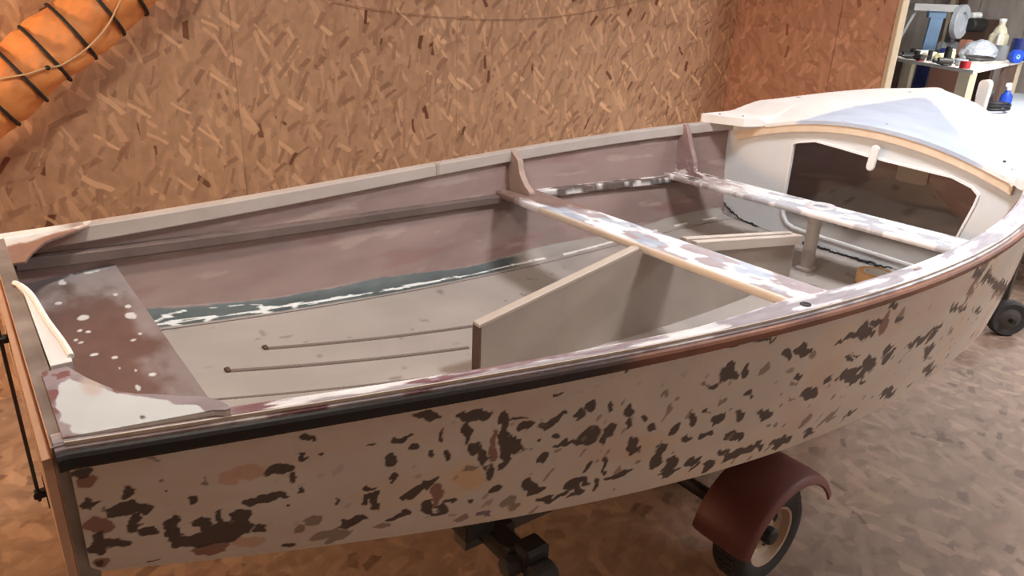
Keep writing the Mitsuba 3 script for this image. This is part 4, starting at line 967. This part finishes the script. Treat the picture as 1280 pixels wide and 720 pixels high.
# grey worktop on trestles, and the tool shelf standing on it
K_ = thing('worktop', 'wide grey worktop on trestle legs beyond the foredeck', 'table')
WT = [(4.3, -1.3), (4.3, .55), (5.8, 2.1), (6.8, 2.3), (8.45, 2.45), (8.9, 1.5), (8.9, -1.3)]
emit(K_ + '__top', plate(WT, -.285, -.25, (0, 1, 2)), 'm_concrete_top', label='grey top')
def conc_top(p, n, uv):
    t = fbm(p.x * 3, p.y * 3, 0, octaves=4)
    cr = smoothstep(.012, .0, dr.abs(noise(p.x * 2.1 + 4, p.y * 2.4) - .5))
    return mix(mix([.40, .43, .47], [.62, .66, .71], t), [.25, .27, .30], cr * .8)
principled('m_concrete_top', proc(conc_top), .55)
for k, (x_, y_) in enumerate(((4.5, -1.1), (4.5, .4), (8.75, -1.1), (8.6, 1.9), (6.1, 2.1))):
    emit(K_ + '__leg' + ('' if k == 0 else '_%03d' % k), box(x_ - .04, x_ + .04, y_ - .04, y_ + .04, -.87, -.2852, .004), 'm_palewood')
F_ = thing('tool_shelf', 'low plywood tool shelf crowded with tools beyond the foredeck', 'shelf')
A3, B3, C3 = np.array([6.86, 2.22]), np.array([5.965, 1.105]), np.array([8.16, 1.553])
emit(F_ + '__top', plate([tuple(A3), tuple(B3), tuple(C3), tuple(A3 + (C3 - B3) * .70)], SZ - .026, SZ, (0, 1, 2)), 'm_shelf_top', label='thin grey-white shelf top')
principled('m_shelf_top', srgb(196, 188, 178), .6)
def upright(p, q, wd, th, key, mat, label=None):
    """a board from p to q (plan) between the worktop and the shelf top"""
    p, q = np.asarray(p, float), np.asarray(q, float)
    d = (q - p) / np.linalg.norm(q - p); n = np.array([-d[1], d[0]]) * th / 2
    emit(key, plate([tuple(p + n), tuple(q + n), tuple(q - n), tuple(p - n)], -.2495, SZ - .0265, (0, 1, 2)), mat, label=label)
e1 = B3 - A3; e2 = C3 - B3
upright(A3 + e1 * .03 + e2 * .03, A3 + e1 * .20 + e2 * .03, 0, .03, F_ + '__side_board', 'm_darkwood', 'dark brown upright board')
upright(A3 + e1 * .22 + e2 * .05, A3 + e1 * .34 + e2 * .05, 0, .03, F_ + '__side_board_001', 'm_palewood')
upright(A3 + e1 * .58 + e2 * .04, A3 + e1 * .88 + e2 * .04, 0, .03, F_ + '__side_board_002', 'm_redwood', 'reddish upright board')
upright(A3 + e1 * .885 + e2 * .03, B3 - e1 * .005 + e2 * .03, 0, .05, F_ + '__leg', 'm_palewood', 'pale corner leg')
upright(B3 + e2 * .62 - e1 * .03, B3 + e2 * .90 - e1 * .03, 0, .03, F_ + '__end_board', 'm_darkwood', 'dark brown end board')
upright(B3 + e2 * .91 - e1 * .03, B3 + e2 * .995 - e1 * .03, 0, .04, F_ + '__leg_001', 'm_palewood')
upright(A3 + e1 * .4 + e2 * .55, A3 + e1 * .9 + e2 * .55, 0, .03, F_ + '__back_board', 'm_darkwood')

def stand(p, z=SZ):
    return np.array([p[0], p[1], z])
U_ = .0066
def pot(key, label, cat_, xy, r, h, mat, lid=None, z=SZ, taper=1.0, part='__body', group=None):
    thing(key, label, cat_, group)
    a = (xy[0], xy[1], z + .0005)
    emit(key + part, lathe([(1e-4, 0), (r * .94 * taper, 0), (r * taper, r * .08), (r, h * .96), (r * .96, h), (r * .86, h), (r * .84, h * .3), (1e-4, h * .3)], a, (a[0], a[1], a[2] + 1), 24), mat, smooth=40)
    if lid:
        emit(key + '__lid', cyl((a[0], a[1], a[2] + h + .0005), (a[0], a[1], a[2] + h + .02), r * .9, 20, .004), lid)

# power tools and clamps
def drill(key, label, xy, yaw_, sc, body, grip):
    thing(key, label, 'power tool')
    M = trimesh.transformations.translation_matrix([xy[0], xy[1], SZ]) @ trimesh.transformations.rotation_matrix(yaw_, [0, 0, 1]) @ np.diag([sc, sc, sc, 1])
    def add(nm, m, mat):
        m.apply_transform(M); emit(key + nm, m, mat)
    add('__body', cat(cyl((-.5, 0, .22), (.25, 0, .22), .17, 18, .04), box(-.35, -.12, -.10, .10, .02, .25, .04)), body)
    add('__chuck', cat(cyl((.25, 0, .22), (.48, 0, .22), .10, 16, .03), cyl((.48, 0, .22), (.8, 0, .22), .03, 10)), 'm_steel_dark')
    add('__grip', cat(box(-.32, -.10, -.09, .09, .005, .12, .03), box(-.45, .02, -.16, .16, .002, .09, .03)), grip)
drill('cordless_drill', 'black cordless drill at the left front of the tool shelf', (6.75, 1.98), 2.2, .15, 'm_black', 'm_steel_dark')
drill('cordless_drill_001', 'dark drill with a red grip, second from the left on the tool shelf', (6.55, 1.78), .9, .14, 'm_steel_dark', 'm_red')
drill('sander', 'low dark sander in the middle front of the tool shelf', (6.21, 1.44), 2.4, .15, 'm_steel_dark', 'm_black')
drill('grinder', 'grey-blue angle grinder behind the red pot on the tool shelf', (6.62, 1.47), .4, .17, 'm_grey', 'm_navy')
for k, (xy, a) in enumerate((((7.02, 2.06), .5), ((6.70, 1.87), 2.6))):
    key = 'clamp' + ('' if k == 0 else '_001')
    thing(key, ('black bar clamp behind the left drill', 'black bar clamp between the two drills')[k], 'clamp')
    d = np.array([math.cos(a), math.sin(a), 0]); p = np.array([xy[0], xy[1], SZ + .03])
    emit(key + '__bar', tube([p - d * .12, p + d * .14], .010, 6), 'm_steel_dark')
    emit(key + '__jaw', box(p[0] - .02, p[0] + .02, p[1] - .02, p[1] + .02, SZ + .001, SZ + .075, .006), 'm_black')
    emit(key + '__handle', cyl(p - d * .12 - [0, 0, .029], p - d * .12 + [0, 0, .05], .018, 10), 'm_black')
for k, (xy, a, c_) in enumerate((((7.05, 1.91), .1, 'm_cream'), ((7.34, 2.10), -.10, 'm_white'), ((7.00, 1.80), .25, 'm_yellow'))):
    key = 'sealant_tube' + ('' if k == 0 else '_%03d' % k)
    thing(key, ('cream sealant tube lying leftmost on the tool shelf', 'white sealant tube lying behind the cream one', 'yellowish sealant tube lying nearest the cream tub')[k], 'tube')
    d = np.array([math.cos(a), math.sin(a), 0]); p = np.array([xy[0], xy[1], SZ + .029])
    emit(key + '__barrel', cyl(p - d * .15, p + d * .10, .028, 18, .006), c_)
    emit(key + '__nozzle', lathe([(1e-4, 0), (.014, 0), (.005, .10), (1e-4, .10)], p + d * .1005, p + d, 12), 'm_white')
pot('spray_can', 'black upright spray can in the middle of the tool shelf', 'can', (6.42, 1.50), .026, .115, 'm_black', 'm_black')
pot('tub', 'cream plastic tub behind the black spray can', 'tub', (6.78, 1.64), .042, .085, 'm_yellow', 'm_yellow')
pot('paint_pot', 'small red paint pot at the front corner of the tool shelf', 'pot', (6.10, 1.225), .036, .05, 'm_red')
pot('bowl', 'white bowl beside the red paint pot', 'bowl', (6.34, 1.36), .050, .05, 'm_lightgrey', taper=.6)
pot('jar', 'dark red jar behind the hose on the tool shelf', 'jar', (7.55, 1.80), .050, .085, 'm_maroon', 'm_black')
pot('mug', 'grey mug below the cream jug on the tool shelf', 'mug', (7.70, 1.60), .055, .13, 'm_grey')
pot('bucket', 'navy blue bucket at the right end of the tool shelf', 'bucket', (7.98, 1.555), .075, .19, 'm_navy')
# blue tape roll standing on edge
thing('blue_tape_roll', 'bright blue tape roll standing on the right of the tool shelf', 'tape')
emit('blue_tape_roll__tape', lathe([(.022, 0), (.055, 0), (.056, .004), (.056, .046), (.055, .05), (.022, .05)], (7.42, 1.385, SZ + .0565), (7.42 - .5, 1.385 - 1.0, SZ + .0565), 32), 'm_blue', smooth=40)
emit('blue_tape_roll__core', lathe([(.012, .004), (.0215, .004), (.0215, .046), (.012, .046)], (7.42, 1.385, SZ + .0565), (7.42 - .5, 1.385 - 1.0, SZ + .0565), 24), 'm_lightblue')
# coiled hose
thing('hose', 'dark grey coiled hose on the tool shelf', 'hose')
hp = [(7.02 + .16 * math.cos(a) * (1 - .02 * a), 1.50 + .11 * math.sin(a) * (1 - .02 * a), SZ + .016 + .004 * a) for a in np.linspace(.2, 8.6, 90)]
emit('hose__coil', tube(np.array(hp), .012, 8), 'm_steel_dark')
# plastic bag: a crumpled pale heap
thing('plastic_bag', 'crumpled pale plastic bag behind the hose on the tool shelf', 'bag')
bag = trimesh.creation.icosphere(4, 1.0)
bv = bag.vertices
rr = .78 + .5 * meshkit.fbm(bv * 1.6 + 3, 4, 8)
bag.vertices = np.c_[bv[:, 0] * rr * .19, bv[:, 1] * rr * .13, np.maximum(bv[:, 2] * rr * .105, -.055) + .055] + np.array([7.40, 1.66, SZ + .0005])
emit('plastic_bag__film', bag, 'm_plastic')
# navy cloth
thing('cloth', 'folded navy cloth behind the cream tub', 'cloth')
emit('cloth__fold', cat(box(7.28, 7.44, 1.86, 1.97, SZ + .0005, SZ + .03, .010), box(7.29, 7.43, 1.87, 1.96, SZ + .0305, SZ + .085, .014)), 'm_navy')
# cream jug
thing('jug', 'tall cream plastic jug on the right of the tool shelf', 'jug')
jx, jy = 8.00, 1.76
emit('jug__body', cat(box(jx - .07, jx + .07, jy - .07, jy + .07, SZ + .0005, SZ + .23, .024), lathe([(1e-4, 0), (.062, 0), (.05, .04), (.028, .07), (.028, .10), (1e-4, .10)], (jx, jy, SZ + .225), (jx, jy, 2), 20)), 'm_cream')
emit('jug__cap', cyl((jx, jy, SZ + .3255), (jx, jy, SZ + .355), .032, 18, .005), 'm_white')
emit('jug__handle', tube(spline([(jx - .065, jy - .03, SZ + .08), (jx - .12, jy - .05, SZ + .12), (jx - .12, jy - .05, SZ + .19), (jx - .06, jy - .03, SZ + .22)], 20), .014, 8), 'm_white')
# mitre saw with a clear guard
thing('mitre_saw', 'grey mitre saw with a clear guard at the back of the tool shelf', 'saw')
mx, my = 8.02, 2.14
MB = SZ + .0005
emit('mitre_saw__base', cat(cyl((mx, my, MB), (mx, my, MB + .05), .16, 28, .008), box(mx - .2, mx + .2, my + .02, my + .08, MB + .045, MB + .12, .006)), 'm_grey')
emit('mitre_saw__column', cat(box(mx - .03, mx + .05, my + .03, my + .10, MB + .05, MB + .30, .010), loft([[(mx + dx, my + .03 + dy, MB + .27 + dz) for dx, dy, dz in ((-.03, -.02, -.03), (.03, -.02, -.03), (.03, .02, .03), (-.03, .02, .03))], [(mx - .22 + dx, my - .02 + dy, MB + .36 + dz) for dx, dy, dz in ((-.03, -.02, -.03), (.03, -.02, -.03), (.03, .02, .03), (-.03, .02, .03))]])), 'm_grey')
emit('mitre_saw__motor', cyl((mx - .04, my - .10, MB + .285), (mx + .18, my - .13, MB + .285), .065, 22, .014), 'm_black')
emit('mitre_saw__grip', cyl((mx + .02, my - .08, MB + .37), (mx + .15, my - .10, MB + .375), .030, 16, .008), 'm_white')
emit('mitre_saw__blade', cyl((mx - .14, my - .055, MB + .30), (mx - .14, my - .050, MB + .30), .125, 40), 'm_lightgrey')
emit('mitre_saw__guard', lathe([(.09, 0), (.150, 0), (.156, .006), (.156, .05), (.150, .056), (.09, .056)], (mx - .14, my - .082, MB + .31), (mx - .14, my + 1, MB + .31), 36), 'm_plastic')
thing('wood_block', 'small brown wood block before the saw on the tool shelf', 'wood block')
emit('wood_block__piece', box(7.60, 7.72, 1.86, 1.93, SZ + .0005, SZ + .16, .004), 'm_redwood')
# blue and dark things below the shelf
thing('spray_bottle', 'blue spray bottle under the right side of the tool shelf', 'bottle')
sx_, sy_ = 7.15, 1.26
emit('spray_bottle__body', lathe([(1e-4, 0), (.045, 0), (.048, .01), (.045, .10), (.02, .13), (.02, .145), (1e-4, .145)], (sx_, sy_, -.2495), (sx_, sy_, 1), 22), 'm_blue', smooth=40)
emit('spray_bottle__trigger', cat(cyl((sx_, sy_, -.1045), (sx_, sy_, -.075), .018, 14), box(sx_ - .06, sx_ + .02, sy_ - .012, sy_ + .012, -.0755, -.045, .005)), 'm_white')
for k, (c0, r0) in enumerate((((6.75, 1.18), .13), ((7.02, .92), .14))):
    key = 'cable_coil' + ('' if k == 0 else '_001')
    thing(key, ('black cable coil under the shelf beside the winch post', 'black cable coil under the shelf below the blue bottle')[k], 'cable')
    emit(key + '__cable', tube(np.array([(c0[0] + r0 * math.cos(a), c0[1] + .7 * r0 * math.sin(a), -.237 + .004 * a) for a in np.linspace(0, 17, 130)]), .011, 7), 'm_black')
# stepladder behind the shelf: white cap, blue front rails, thin white rear leg
L_ = thing('stepladder', 'light blue stepladder with a white top tray behind the tool shelf', 'stepladder')
lx, ly, lz = 8.66, 2.69, .535
dn = np.array([math.cos(.66), math.sin(.66), 0]); sd = np.array([-dn[1], dn[0], 0])
top = np.array([lx, ly, lz])
def bar(p, q, a, b, key, mat, label=None):
    p, q = np.asarray(p, float), np.asarray(q, float)
    emit(key, loft([[c + sd * u * a + dn * v * b for u, v in ((-1, -1), (1, -1), (1, 1), (-1, 1))] for c in (p, q)]), mat, label=label)
bar(top + [0, 0, -.035], top + [0, 0, .035], .235, .11, L_ + '__tray', 'm_white', 'white top tray')
bar(top - sd * .02 - [0, 0, .10], top - sd * .02 - [0, 0, .031], .085, .06, L_ + '__yoke', 'm_lightblue')
f0, f1 = top - sd * .025 - [0, 0, .09] - dn * .02, np.array([lx, ly, -.87]) + sd * .03 - dn * .05
mid_ = f0 + (f1 - f0) * .30
bar(f0, mid_, .062, .03, L_ + '__front_rail', 'm_lightblue', 'light blue front rail')
bar(mid_ - [0, 0, .0005], f1, .062, .032, L_ + '__front_rail_001', 'm_navy', 'dark blue lower front rail')
bar(top + sd * .19 - [0, 0, .036], np.array([lx, ly, -.87]) + sd * .62 + dn * .15, .014, .014, L_ + '__rear_leg', 'm_white', 'thin white rear leg')
bar(top - sd * .19 - [0, 0, .036], np.array([lx, ly, -.87]) - sd * .24 + dn * .30, .02, .02, L_ + '__rear_leg_001', 'm_palewood')
bar(top - sd * .40 - [0, 0, .09], top - sd * .2 - [0, 0, .02], .05, .02, L_ + '__arm', 'm_palewood', 'pale wooden arm beside the tray')
# timbers leaning in the background
for k, (x_, y_, w_, mat, lb) in enumerate(((9.35, 2.72, .035, 'm_darkwood', 'dark brown timber upright behind the stepladder'), (9.40, 2.84, .030, 'm_palewood', 'pale timber upright behind the stepladder'))):
    key = 'timber' + ('' if k == 0 else '_001')
    thing(key, lb, 'timber')
    emit(key + '__post', box(x_ - w_, x_ + w_, y_ - w_, y_ + w_, -.87, 1.6995, .004), mat)
# grey board stored on the far wall
thing('grey_board', 'grey board fixed on the far wall above the jug', 'board')
emit('grey_board__sheet', box(9.575, 9.5995, 1.35, 2.05, .40, .80, .004), 'm_grey')
thing('box_carton', 'brown cardboard carton on the far wall behind the saw', 'box')
emit('box_carton__body', box(9.28, 9.5995, 2.38, 2.62, .18, .44, .004), 'm_darkwood')
emit('box_carton__bracket', box(9.40, 9.5995, 2.44, 2.48, .09, .1795, .003), 'm_steel_dark')
